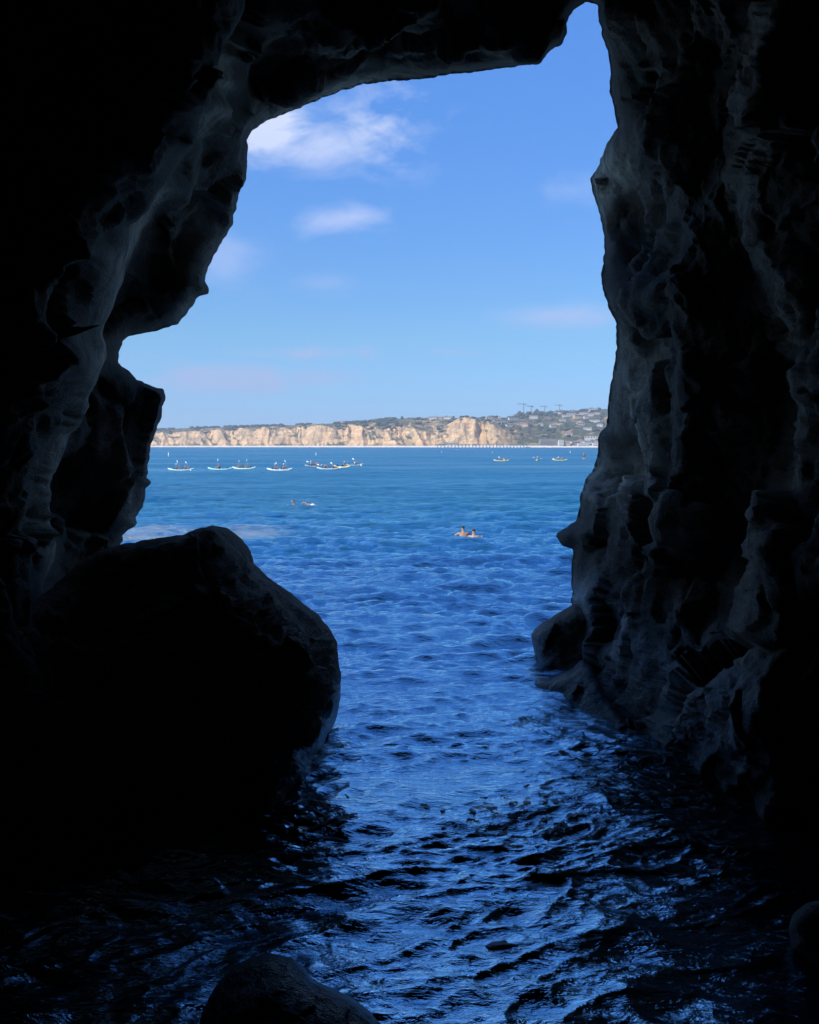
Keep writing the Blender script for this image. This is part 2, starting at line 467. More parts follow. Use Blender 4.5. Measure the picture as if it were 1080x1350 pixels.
# boundary vertices
ed = {}
for f in Fc.tolist():
    for a, b in ((f[0], f[1]), (f[1], f[2]), (f[2], f[3]), (f[3], f[0])):
        k = (a, b) if a < b else (b, a)
        ed[k] = ed.get(k, 0) + 1 if k in ed else 1
        if ed[k] == 1: pass
bnd_e = [k for k, c in ed.items() if c == 1]
bnd = np.zeros(len(q), bool)
for a, b in bnd_e: bnd[a] = bnd[b] = True
eps = 1e-6
outer = (q[:, 0] <= gx[0] + eps) | (q[:, 0] >= gx[-1] - eps) | (q[:, 1] <= gy[0] + eps) | (q[:, 1] >= gy[-1] - eps)
snap = (bnd & ~outer) | ins
dist, near, par, _ = seg_near(q, opening)
q[snap] = near[snap]
dist, near, par, _ = seg_near(q, opening)
dsil, nsil, psil, _ = seg_near(q, sil, False)
D = cave_depth(q[:, 0], q[:, 1])
dwl, nwl, _, _ = seg_near(q, opening[NS:], False)          # the foot of the wall meets the water exactly
corr = np.clip(dwater(nwl[:, 0], np.maximum(nwl[:, 1], 700)) - cave_depth(nwl[:, 0], nwl[:, 1]), -2.5, 2.5)
D = D + corr * np.exp(-(dwl / 30.0) ** 2)
# rounded lip along the silhouette
rr = 26.0
lip = np.clip(1 - dsil / rr, 0, 1)
lipA = 0.75
D = D + lipA * (1 - np.sqrt(np.clip(1 - lip ** 2, 0, 1)))
V = P(q[:, 0], q[:, 1], D)
VN = vnormals(V, Fc)
tocam = np.array([0, 0, CAM_H]) - V
fl = np.sign((VN * tocam).sum(1))
VN *= fl[:, None]
fade = sstep(0, 34, dsil) * sstep(0, 5, dist)
inframe = 1.0
big = fbm(V * 0.4 + 3.1, 2, 0.5) * 0.30
cr1 = -np.exp(-(perlin(V * np.array([0.5, 0.5, 0.22]) + 7.7) / 0.05) ** 2) * 0.10
mid = fbm(V * 1.3 + 7.7, 3, 0.5) * 0.10 + cr1
fine = fbm(V * np.array([3.2, 3.2, 2.4]), 5, 0.62) * 0.05
# scalloped erosion hollows
wq = V + 0.18 * np.stack([fbm(V * 1.3, 2), fbm(V * 1.3 + 30, 2), fbm(V * 1.3 + 60, 2)], -1)
h1, e1 = facets(wq * np.array([0.75, 0.75, 0.5]) + 4.7, 11)
h2, e2 = facets(wq * np.array([2.1, 2.1, 1.5]) + 9, 31)
h3, e3 = facets(wq * 5.5 + 2, 77)
fine = fine * 0.7 + h1 * 0.38 + h2 * 0.08 + h3 * 0.03 - 0.05 * np.exp(-(e1 / 0.04) ** 2)
big = big * 0.6; mid = mid * 0.6
cell = perlin(V * np.array([1.0, 0.8, 0.7]) * 1.1 + 40)
sc_ = -np.maximum(cell - 0.1, 0) * 0.2
V = V + VN * (fade * (big + mid + fine + sc_))[:, None]
# near the silhouette keep the relief but along the view ray, so the outline stays
rd = -tocam / np.linalg.norm(tocam, axis=1)[:, None]
V = V + rd * ((1 - fade) * (big + mid) * 0.8)[:, None] * sstep(0, 60, psil * 0 + seg_near(q, opening[NS:], False)[0])[:, None]

# relax the rock where it runs almost along the line of sight, so steep flanks stay clean
E_ = np.array(list(ed.keys()))
dv0 = np.minimum(seg_near(q, VEIN_L, False)[0], seg_near(q, VEIN_L, False)[0])
for it in range(8):
    N2 = vnormals(V, Fc)
    rdn = (V - np.array([0, 0, CAM_H])); rdn /= np.linalg.norm(rdn, axis=1)[:, None]
    wgt_ = np.clip((0.55 - np.abs((N2 * rdn).sum(1))) / 0.4, 0, 1) * 0.8
    wgt_ *= np.where((q[:, 0] < 420) & (dv0 < 34), 1.0, 0.35 if it < 2 else 0.0)
    wgt_[bnd] = 0
    acc = np.zeros_like(V); cnt = np.zeros(len(V))
    np.add.at(acc, E_[:, 0], V[E_[:, 1]]); np.add.at(acc, E_[:, 1], V[E_[:, 0]])
    np.add.at(cnt, E_[:, 0], 1); np.add.at(cnt, E_[:, 1], 1)
    V = V * (1 - wgt_)[:, None] + acc / np.maximum(cnt, 1)[:, None] * wgt_[:, None]
_wi = np.where(bnd & ~outer & (seg_near(q, opening[NS:], False)[0] < dsil + 0.5))[0]
V[_wi, 2] = -0.14
verts = [V]
faces = [tuple(f) for f in Fc.tolist()]
nv = len(V)
# extrusions of the open edge
open_idx = np.where(bnd & ~outer)[0]
is_sil = psil * 0
isw = seg_near(q[open_idx], opening[NS:], False)[0] < dsil[open_idx] + 0.5
cen = P(500, 420, 14.0)
tang = np.gradient(sil, axis=0); tang /= np.linalg.norm(tang, axis=1)[:, None] + 1e-9
nrm2 = np.stack([tang[:, 1], -tang[:, 0]], -1)
tst = inside(sil + nrm2 * 3, opening)
nrm2[tst] *= -1
ks = np.ones(9) / 9
nrm2 = np.stack([np.convolve(np.pad(nrm2[:, k], 4, mode='edge'), ks, 'valid') for k in (0, 1)], -1)
pi_ = np.clip(np.round(seg_near(q[open_idx], sil, False)[2]).astype(int), 0, len(sil) - 1)
on = nrm2[pi_]
out3 = np.stack([on[:, 0], on[:, 0] * 0, -on[:, 1]], -1)
def ringpos(level):
    p = V[open_idx].copy()
    s = p + rd[open_idx] * (0.3, 0.9, 2.0)[level - 1] + out3 * (0.12, 0.3, 0.45)[level - 1]
    wv = p.copy(); wv[:, 2] = -0.5 * level
    wv[:, 0] += np.where(p[:, 0] > 0, 0.15, -0.15) * level
    s[isw] = wv[isw]
    return s
prev = {int(v): int(v) for v in open_idx}
for lev in range(1, 4):
    rp = ringpos(lev)
    cur = {int(v): nv + k for k, v in enumerate(open_idx)}
    verts.append(rp); nv += len(rp)
    for a, b in bnd_e:
        if a in cur and b in cur and not (outer[a] and outer[b]):
            faces.append((prev[a], prev[b], cur[b], cur[a]))
    prev = cur
# the sea cliff the cave is cut into: face with a hole round the mouth, then top and flanks running back
sp3 = P(sil[:, 0], sil[:, 1], 14.0)
ang_s = np.arctan2(sp3[:, 2] - 5.5, sp3[:, 0] - cen[0]); rad_s = np.hypot(sp3[:, 2] - 5.5, sp3[:, 0] - cen[0]) * 1.2
angs = np.linspace(-1.2, math.pi + 1.2, 240)
r_in = np.array([rad_s[np.abs(ang_s - a) < 0.12].max() if (np.abs(ang_s - a) < 0.12).any() else 6.0 for a in np.where(angs > math.pi, angs - 2 * math.pi, angs)])
r_in = np.convolve(np.pad(r_in, 6, mode='edge'), np.ones(13) / 13, 'valid') + 0.9
rows = []
for lv, (k, yy) in enumerate(((0, 15.6), (1.2, 16.6), (4, 17.2), (9, 17.6), (18, 18.2), (60, 18.5), (62, -30))):
    rr_ = r_in + k
    x = cen[0] + np.cos(angs) * rr_; z = 5.5 + np.sin(angs) * rr_
    top = 21.5 + 2.2 * perlin(np.stack([x * 0.16, x * 0 + 2.2, x * 0], -1)) + 1.0 * perlin(np.stack([x * 0.5, x * 0 + 4.2, x * 0], -1))
    z = np.clip(z, -2, top)
    p = np.stack([x, x * 0 + yy, z], -1)
    if 0 < lv < 6: p[:, 1] += 0.8 * fbm(p * 0.25, 3)
    rows.append(p)
for lv, p in enumerate(rows):
    verts.append(p)
    if lv:
        for k in range(len(p) - 1):
            a = nv + k
            faces.append((a - len(p), a - len(p) + 1, a + 1, a))
    nv += len(p)
# back of the cave, behind the camera
out_idx = np.where(bnd & outer)[0]
prev = {int(v): int(v) for v in out_idx}
for (yy, sc) in ((1.5, 1.0), (-2.0, 1.0), (-6.0, 0.95), (-10.0, 0.7), (-11.5, 0.02)):
    p = V[out_idx].copy()
    p[:, 0] *= sc; p[:, 2] = 3 + (p[:, 2] - 3) * sc; p[:, 1] = np.minimum(yy, p[:, 1])
    p += 0.25 * np.stack([perlin(p * 0.6), perlin(p * 0.6 + 9), perlin(p * 0.6 + 20)], -1)
    low = V[out_idx][:, 2] < 0.3
    p[low, 2] = -2
    cur = {int(v): nv + k for k, v in enumerate(out_idx)}
    verts.append(p); nv += len(p)
    for a, b in bnd_e:
        if a in cur and b in cur and outer[a] and outer[b]:
            faces.append((prev[a], prev[b], cur[b], cur[a]))
    prev = cur
cave = mesh_np('sea_cave', np.vstack(verts), faces, M['cave'])
def ell(cx, cy, rx, ry, tilt=0.0):
    dx = q[:, 0] - cx; dy = q[:, 1] - cy - dx * tilt
    return np.exp(-(dx / rx) ** 2 - (dy / ry) ** 2)
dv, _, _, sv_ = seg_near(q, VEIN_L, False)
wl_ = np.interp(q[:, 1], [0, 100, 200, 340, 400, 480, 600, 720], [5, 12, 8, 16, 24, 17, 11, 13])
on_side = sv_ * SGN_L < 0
pale = 1.0 * np.where(on_side, np.exp(-(dv / wl_) ** 2), np.exp(-(dv / 3.0) ** 2)) * sstep(20, 90, q[:, 1]) * (1 - sstep(780, 900, q[:, 1]))  # left seam, its lit flank also brightened in the colour
pale = np.maximum(pale, 0.7 * ell(440, 118, 110, 20, -0.35) + 0.6 * ell(270, 290, 26, 70, -1.2) + 0.6 * ell(238, 410, 26, 16) + 0.7 * ell(172, 650, 10, 60))  # ceiling front and left lobe: mouth light painted in as paler rock
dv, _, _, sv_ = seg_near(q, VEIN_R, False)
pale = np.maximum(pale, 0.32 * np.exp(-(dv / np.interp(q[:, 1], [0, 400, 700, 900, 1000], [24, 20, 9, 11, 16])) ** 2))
pale = np.maximum(pale, 0.75 * ell(838, 540, 30, 90) + 0.9 * ell(805, 635, 46, 30) + 0.6 * ell(800, 230, 26, 50) + 0.25 * ell(890, 690, 60, 18) + 0.35 * ell(800, 240, 22, 60))  # right wall patches painted paler to stand for light from the mouth
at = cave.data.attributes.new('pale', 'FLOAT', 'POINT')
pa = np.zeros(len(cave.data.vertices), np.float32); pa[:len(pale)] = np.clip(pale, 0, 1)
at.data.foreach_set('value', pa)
tag(cave, 'dark sandstone sea cave walls and ceiling framing the sea view', kind='structure')

# ------------------------------------------------------------------ rocks with an outline of their own
def outline_rock(name, outline, depth, thick, mat, step=3.0, rough=1.2, lip=(30, 0.6), disp=1.0, seed=1, center=None):
    """front and back surface inside an outline, each bulging away from the rim; all real depth in metres"""
    pl = densify(outline, 3.0, rough, 14.0, seed, True)
    x0, y0 = pl.min(0) - step; x1, y1 = pl.max(0) + step
    ax, ay = np.arange(x0, x1 + step, step), np.arange(y0, y1 + step, step)
    A, B = np.meshgrid(ax, ay)
    q = np.stack([A.ravel(), B.ravel()], -1)
    ins = inside(q, pl)
    ii = np.arange(len(ax) * len(ay)).reshape(len(ay), len(ax))
    Fc = np.stack([ii[:-1, :-1], ii[1:, :-1], ii[1:, 1:], ii[:-1, 1:]], -1).reshape(-1, 4)
    Fc = Fc[ins[Fc].sum(1) >= 3]
    used = np.unique(Fc); rm = -np.ones(len(q), int); rm[used] = np.arange(len(used))
    q = q[used]; Fc = rm[Fc]; ins = ins[used]
    ed = {}
    for f in Fc.tolist():
        for a, b in ((f[0], f[1]), (f[1], f[2]), (f[2], f[3]), (f[3], f[0])):
            k = (min(a, b), max(a, b)); ed[k] = ed.get(k, 0) + 1
    be = [k for k, c in ed.items() if c == 1]
    bd = np.zeros(len(q), bool)
    for a, b in be: bd[a] = bd[b] = True
    sn = bd | ~ins
    _, nr, _, _ = seg_near(q, pl); q[sn] = nr[sn]
    d, _, _, _ = seg_near(q, pl)
    D = depth(q[:, 0], q[:, 1])
    l = np.clip(1 - d / lip[0], 0, 1)
    D = D + lip[1] * (1 - np.sqrt(np.clip(1 - l ** 2, 0, 1)))
    V = P(q[:, 0], q[:, 1], D)
    N = vnormals(V, Fc); tc_ = np.array([0, 0, CAM_H]) - V
    N *= np.sign((N * tc_).sum(1))[:, None]
    fd = sstep(0, 36 if thick > 2 else 24, d)
    s = disp
    f1_, _ = facets(V * 1.3 + seed, seed); f2_, _ = facets(V * 3.6 + seed, seed + 9); f3_, _ = facets(V * 9 + seed, seed + 9)
    dd = f1_ * 0.20 + f2_ * 0.06 + f3_ * 0.02 + fbm(V * 0.9 / max(s, .3) ** .5 + seed, 3) * 0.14 + (ridged(V * 2.2 + seed, 3) - 0.9) * 0.04 + fbm(V * 7.0, 3, 0.6) * 0.035
    V = V + N * (fd * dd * s)[:, None]
    # back surface
    dm = d.max()
    prof = np.sqrt(np.clip(1 - (1 - np.clip(d / (dm * 0.8), 0, 1)) ** 2, 0, 1))
    VB = P(q[:, 0], q[:, 1], D + 0.02 + thick * prof)
    VB += (fbm(VB * 1.2, 3) * 0.15 * s * prof)[:, None] * rd_of(VB)
    n = len(V)
    fs = [tuple(f) for f in Fc.tolist()] + [tuple(x + n for x in f[::-1]) for f in Fc.tolist()]
    fs += [(a, b, b + n, a + n) for a, b in be]
    o = mesh_np(name, np.vstack([V, VB]), fs, mat)
    o.data.validate()
    bm = bmesh.new(); bm.from_mesh(o.data); bmesh.ops.recalc_face_normals(bm, faces=bm.faces); bm.to_mesh(o.data); bm.free()
    # put the origin at the rock's base
    vv = np.array([v.co[:] for v in o.data.vertices]); c = vv.mean(0); c[2] = 0
    for v in o.data.vertices: v.co = v.co - Vector(c)
    o.location = c
    return o
def rd_of(V):
    r = V - np.array([0, 0, CAM_H])
    return r / np.linalg.norm(r, axis=1)[:, None]

# the big boulder on the left
BOULDER = [(-260, 900), (-120, 850), (0, 807), (60, 782), (106, 740), (130, 726), (160, 718), (199, 711), (241, 705), (259, 697.6), (278, 692.5), (301, 697), (319, 710),
    (331, 726), (334, 742.5), (352, 759), (384, 782), (419, 809.6), (437.5, 833), (445, 846.7), (446, 865), (449.5, 888), (448, 925),
    (442, 953), (430.5, 971.7), (422, 990), (416, 1009), (406, 1030), (396, 1060), (370, 1110), (300, 1180), (200, 1240), (0, 1290), (-260, 1300)]
bc = [(278, 700, 9.9), (300, 755, 9.3), (345, 800, 9.0), (395, 850, 8.8), (408, 900, 8.8), (408, 960, 9.0), (400, 1010, 9.2),
      (331, 740, 11.2), (384, 790, 11.2), (430, 835, 11.2), (440, 900, 11.2), (436, 950, 10.9), (415, 1005, 10.3), (320, 715, 11.0),
      (250, 760, 9.4), (300, 850, 8.9), (350, 950, 8.7), (350, 1050, 8.6), (250, 1000, 8.4), (200, 850, 8.8), (160, 740, 9.9), (100, 780, 9.6),
      (100, 900, 8.5), (0, 850, 8.2), (0, 1000, 7.8), (0, 815, 8.5), (-120, 860, 7.8), (100, 1100, 7.6), (200, 1150, 7.6), (-200, 950, 7.6), (-200, 1100, 7.0), (0, 1200, 6.9), (-250, 1290, 6.6), (200, 1230, 7.4), (380, 1080, 9.0)]
bt = TPS(bc)
b1 = outline_rock('boulder', BOULDER, bt, 2.2, M['boulder'], 3.2, 1.3, (26, 0.35), 0.9, 2)
tag(b1, 'huge dark boulder filling the left side of the cave mouth', 'boulder')

def const(d): return lambda x, y: np.full(len(x), float(d))
def lin(d, x0, kx, y0, ky): return lambda x, y: d + (x - x0) * kx + (y - y0) * ky
b2 = outline_rock('boulder', [(250, 1420), (266, 1335), (282, 1304), (306, 1276), (330, 1262), (356, 1257), (384, 1262), (402, 1276), (412, 1292), (432, 1300), (462, 1314), (486, 1332), (506, 1355), (516, 1420)],
                  lin(5.05, 350, 0.0, 1300, -0.0035), 0.7, M['wetrock'], 3.0, 0.6, (60, 0.4), 0.22, 4)
tag(b2, 'rounded black rock poking out of the water at the bottom edge', 'rock')
b3 = outline_rock('ledge_rock', [(700, 836), (711, 824), (729, 813), (756, 796), (790, 800), (812, 840), (810, 900), (780, 910), (740, 892), (713, 884), (704, 858)],
                  lin(14.3, 740, -0.006, 850, -0.004), 1.2, M['boulder'], 2.4, 1.0, (26, 0.6), 0.45, 6)
tag(b3, 'dark rounded rock bulging from the foot of the right cave wall', 'rock')
b4 = outline_rock('ledge_rock', [(702, 902), (709, 893), (726, 895), (752, 884), (768, 868), (780, 880), (800, 920), (830, 960), (806, 974), (770, 948), (744, 928), (712, 914)],
                  lin(12.9, 740, -0.012, 905, -0.012), 0.9, M['wetrock'], 2.2, 1.0, (14, 0.3), 0.35, 8)
tag(b4, 'low wet rock ledge at the waterline below the bulging rock', 'rock')
b5 = outline_rock('shore_rock', [(1040, 1225), (1046, 1204), (1066, 1190), (1100, 1184), (1150, 1196), (1170, 1290), (1100, 1290), (1066, 1268), (1044, 1250)],
                  lin(5.95, 1080, 0.0, 1230, -0.004), 0.7, M['shine'], 2.6, 1.0, (30, 0.4), 0.45, 9)
tag(b5, 'wet glistening rock at the right edge of the water', 'rock')
b6 = outline_rock('reef_rock', [(630, 1250), (646, 1238), (668, 1233), (688, 1238), (700, 1252), (688, 1262), (664, 1264), (640, 1260)],
                  lin(6.33, 660, 0.0, 1240, -0.007), 0.5, M['wetrock'], 2.2, 1.0, (16, 0.2), 0.3, 12)
tag(b6, 'small black rock just breaking the surface in the middle of the channel', 'rock')

# ------------------------------------------------------------------ water
def wave_height(X, Y, sp):
    """height of the sea at world X, Y; sp = local mesh spacing (waves finer than that are left to the bump)"""
    r2 = np.random.default_rng(5)
    h = np.zeros_like(X)
    z0_ = X * 0
    rr_ = np.hypot(X, Y)
    ins_ = 1 - sstep(10, 17, rr_)                      # inside the cave the surge is smoother and swirls
    wx = X + (0.30 + 0.35 * ins_) * perlin(np.stack([X * 0.3, Y * 0.45, z0_ + 1.5], -1))
    wy = Y + (0.45 + 0.35 * ins_) * perlin(np.stack([X * 0.26, Y * 0.4, z0_ + 8.5], -1)) + 0.10 * perlin(np.stack([X * 0.8, Y * 1.6, z0_ + 14.5], -1))
    swell = 1 + 1.0 * sstep(9, 32, rr_)
    calm = 0.35 + 1.1 * np.clip(0.5 + 1.3 * perlin(np.stack([wx * 0.45, wy * 0.55, z0_ + 3.3], -1)), 0, 1)
    for k in range(80):
        lam = 0.16 * (9.0 / 0.16) ** (k / 79.0)
        ang = -math.pi / 2 + r2.normal() * (0.30 if lam > 1.5 else 0.5)
        ph = r2.uniform(0, 2 * math.pi)
        a = 0.0046 * lam ** 0.62 * (1.5 if lam < 1.3 else 1.0) * (0.75 if lam < 0.35 else 1.0) * (1.0 if lam < 1.3 else 0.75)
        wgt = np.clip(1.6 - 3.0 * sp / lam, 0, 1)
        if k % 2 == 0: grp = 0.35 + 1.3 * np.clip(0.5 + perlin(np.stack([wx / (lam * 4 + 0.8) + k * 3.1, wy / (lam * 4 + 0.8), z0_ + k], -1)), 0, 1.2)
        arg = 2 * math.pi / lam * (wx * math.cos(ang) + wy * math.sin(ang)) + ph
        cave_k = 1 - ins_ * (0.5 if lam > 0.45 else 1 - 0.62 * calm)
        h += wgt * a * swell * grp * cave_k * (np.sin(arg) + 0.22 * np.cos(2 * arg))
    # thin folded crests of the surge inside the cave, lying slantwise
    u_ = wx * 0.85 + wy * 0.35; v_ = wy * 1.25 - wx * 0.35
    for f_, a_, w_, sd_ in ((0.75, 0.034, 0.10, 2.0), (1.7, 0.020, 0.11, 7.0), (3.8, 0.010, 0.13, 11.0), (7.5, 0.0045, 0.16, 19.0)):
        n_ = perlin(np.stack([u_ * f_ * 0.75, v_ * f_ * 1.3, z0_ + sd_], -1))
        h += np.clip(1.6 - 3.0 * sp / (0.5 / f_), 0, 1) * ins_ * a_ * (np.exp(-np.abs(n_) / w_) + 0.9 * n_) * (calm if f_ > 1 else 1.0)
    return h
rad = [0.8]
while rad[-1] < 6500:
    r_ = rad[-1]
    rad.append(r_ + max(0.022, r_ * r_ / (CAM_H * F) * np.interp(r_, [12, 30, 60, 400, 900], [1.25, 0.8, 0.4, 0.4, 1.2])))
rad = np.array(rad)
th = np.concatenate([np.linspace(-math.pi, -0.62, 90, endpoint=False), np.linspace(-0.62, 0.62, 520, endpoint=False), np.linspace(0.62, math.pi, 91)])[:-1]
RR, TT = np.meshgrid(rad, th, indexing='ij')
WX, WY = (RR * np.sin(TT)).ravel(), (RR * np.cos(TT)).ravel()
spc = np.repeat(np.gradient(rad), len(th))
spc = np.maximum(spc, np.where(np.abs(TT.ravel()) < 0.62, RR.ravel() * 0.0024, RR.ravel() * 0.028))
WZ = wave_height(WX, WY, spc)
nr_, nt_ = RR.shape
ii = np.arange(nr_ * nt_).reshape(nr_, nt_)
jj = np.roll(ii, -1, axis=1)
Fw = np.stack([ii[:-1], ii[1:], jj[1:], jj[:-1]], -1).reshape(-1, 4)
print('water verts', len(WX))
# centre fan
nW = len(WX)
Vw = np.vstack([np.stack([WX, WY, WZ], -1), [[0, 0, 0]]])
fw = Fw.tolist() + [(nW, int(a), int(b)) for a, b in zip(ii[0], jj[0])]
m, t, b = base_mat('sea_water')
g = t.new('ShaderNodeNewGeometry'); pos = g.outputs['Position']
mp = t.new('ShaderNodeMapping'); mp.inputs['Scale'].default_value = (0.6, 1.5, 1); t.link(pos, mp.inputs[0])
fA = t.noise(mp.outputs[0], 0.9, 7, 0.66, 0.4)
fB = t.noise(mp.outputs[0], 3.2, 5, 0.62, 0.6)
fC = t.noise(mp.outputs[0], 9.0, 4, 0.6, 0.6)
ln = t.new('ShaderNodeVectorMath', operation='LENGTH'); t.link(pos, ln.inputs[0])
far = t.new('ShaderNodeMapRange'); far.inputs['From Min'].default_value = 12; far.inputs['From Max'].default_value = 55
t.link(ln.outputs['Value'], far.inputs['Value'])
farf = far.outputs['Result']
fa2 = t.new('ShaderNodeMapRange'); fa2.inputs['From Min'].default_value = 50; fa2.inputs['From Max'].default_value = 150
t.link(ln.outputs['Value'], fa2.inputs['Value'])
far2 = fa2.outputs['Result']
h = t.m('ADD', t.m('MULTIPLY', t.m('MULTIPLY', fA, 0.34), farf), t.m('ADD', t.m('MULTIPLY', t.m('MULTIPLY', fB, 0.12), t.m('ADD', 0.25, t.m('MULTIPLY', farf, 0.75))), t.m('MULTIPLY', fC, 0.022)))
bp = t.new('ShaderNodeBump'); bp.inputs['Strength'].default_value = 1.0; bp.inputs['Distance'].default_value = 1.0
def ncol(scale, det, amp):
    nz = t.new('ShaderNodeTexNoise'); nz.inputs['Scale'].default_value = scale; nz.inputs['Detail'].default_value = det; nz.inputs['Roughness'].default_value = 0.7
    t.link(mp.outputs[0], nz.inputs['Vector'])
    a_ = t.new('ShaderNodeVectorMath', operation='SUBTRACT'); t.link(nz.outputs['Color'], a_.inputs[0]); a_.inputs[1].default_value = (.5, .5, .5)
    b_ = t.new('ShaderNodeVectorMath', operation='MULTIPLY'); t.link(a_.outputs[0], b_.inputs[0]); b_.inputs[1].default_value = (amp * .7, amp, 0)
    return b_.outputs[0]
sc1 = t.new('ShaderNodeVectorMath', operation='SCALE'); t.link(ncol(1.3, 6, 5.0), sc1.inputs[0]); t.link(t.m('MULTIPLY', farf, t.m('SUBTRACT', 1.0, t.m('MULTIPLY', far2, 0.5))), sc1.inputs['Scale'])
ad1 = t.new('ShaderNodeVectorMath', operation='ADD'); t.link(sc1.outputs[0], ad1.inputs[0]); t.link(ncol(7.0, 5, 0.55), ad1.inputs[1])
ad2 = t.new('ShaderNodeVectorMath', operation='ADD'); t.link(ad1.outputs[0], ad2.inputs[0]); t.link(g.outputs['Normal'], ad2.inputs[1])
nm_ = t.new('ShaderNodeVectorMath', operation='NORMALIZE'); t.link(ad2.outputs[0], nm_.inputs[0])
t.link(nm_.outputs[0], bp.inputs['Normal'])
t.link(h, bp.inputs['Height'])
# foam patches where swell breaks round the point
sp = t.new('ShaderNodeSeparateXYZ'); t.link(pos, sp.inputs[0])
def blob(cx, cy, sx, sy):
    dx = t.m('POWER', t.m('DIVIDE', t.m('SUBTRACT', sp.outputs[0], cx), sx), 2.0)
    dy = t.m('POWER', t.m('DIVIDE', t.m('SUBTRACT', sp.outputs[1], cy), sy), 2.0)
    return t.m('EXPONENT', t.m('MULTIPLY', t.m('ADD', dx, dy), -1.0))
fz = t.noise(mp.outputs[0], 3.2, 7, 0.7, 0.5)
bl = t.m('MAXIMUM', blob(-6.9, 37.0, 2.6, 5.0), blob(-12.0, 37.0, 4.2, 6.0))
foam = t.m('MULTIPLY', t.m('MULTIPLY', t.m('SUBTRACT', t.m('ADD', t.m('MULTIPLY', bl, 0.62), fz), 0.86, clamp=True), 5.0, clamp=True), 0.38)
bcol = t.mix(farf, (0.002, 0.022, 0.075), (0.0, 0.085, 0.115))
t.n.remove(b)
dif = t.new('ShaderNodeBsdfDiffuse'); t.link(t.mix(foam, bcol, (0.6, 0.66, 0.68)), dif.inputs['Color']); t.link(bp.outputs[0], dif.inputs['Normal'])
mw = t.new('ShaderNodeMapping'); mw.inputs['Scale'].default_value = (0.012, 0.05, 1); t.link(pos, mw.inputs[0])
wind = t.ramp(t.noise(mw.outputs[0], 1.0, 6, 0.65, 0.4), [(0.36, 0.25), (0.64, 1.0)])
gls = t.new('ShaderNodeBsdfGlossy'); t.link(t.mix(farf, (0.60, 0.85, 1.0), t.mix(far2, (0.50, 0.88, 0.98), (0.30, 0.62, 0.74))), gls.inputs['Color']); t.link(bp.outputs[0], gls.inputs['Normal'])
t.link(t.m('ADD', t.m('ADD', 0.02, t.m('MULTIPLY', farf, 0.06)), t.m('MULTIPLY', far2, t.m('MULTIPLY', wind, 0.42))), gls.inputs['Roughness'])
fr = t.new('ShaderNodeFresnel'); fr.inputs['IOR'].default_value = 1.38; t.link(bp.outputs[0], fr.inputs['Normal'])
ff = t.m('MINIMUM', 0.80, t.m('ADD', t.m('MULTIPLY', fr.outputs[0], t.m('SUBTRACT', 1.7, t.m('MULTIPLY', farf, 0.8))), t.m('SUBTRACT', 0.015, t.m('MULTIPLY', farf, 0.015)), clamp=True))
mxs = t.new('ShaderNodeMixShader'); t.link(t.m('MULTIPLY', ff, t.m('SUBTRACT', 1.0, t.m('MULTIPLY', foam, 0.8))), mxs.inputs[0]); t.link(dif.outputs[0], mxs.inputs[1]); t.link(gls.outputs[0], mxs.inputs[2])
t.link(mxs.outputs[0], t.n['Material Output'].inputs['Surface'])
M['water'] = m
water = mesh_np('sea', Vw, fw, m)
tag(water, 'choppy blue sea water running into the cave', kind='structure')
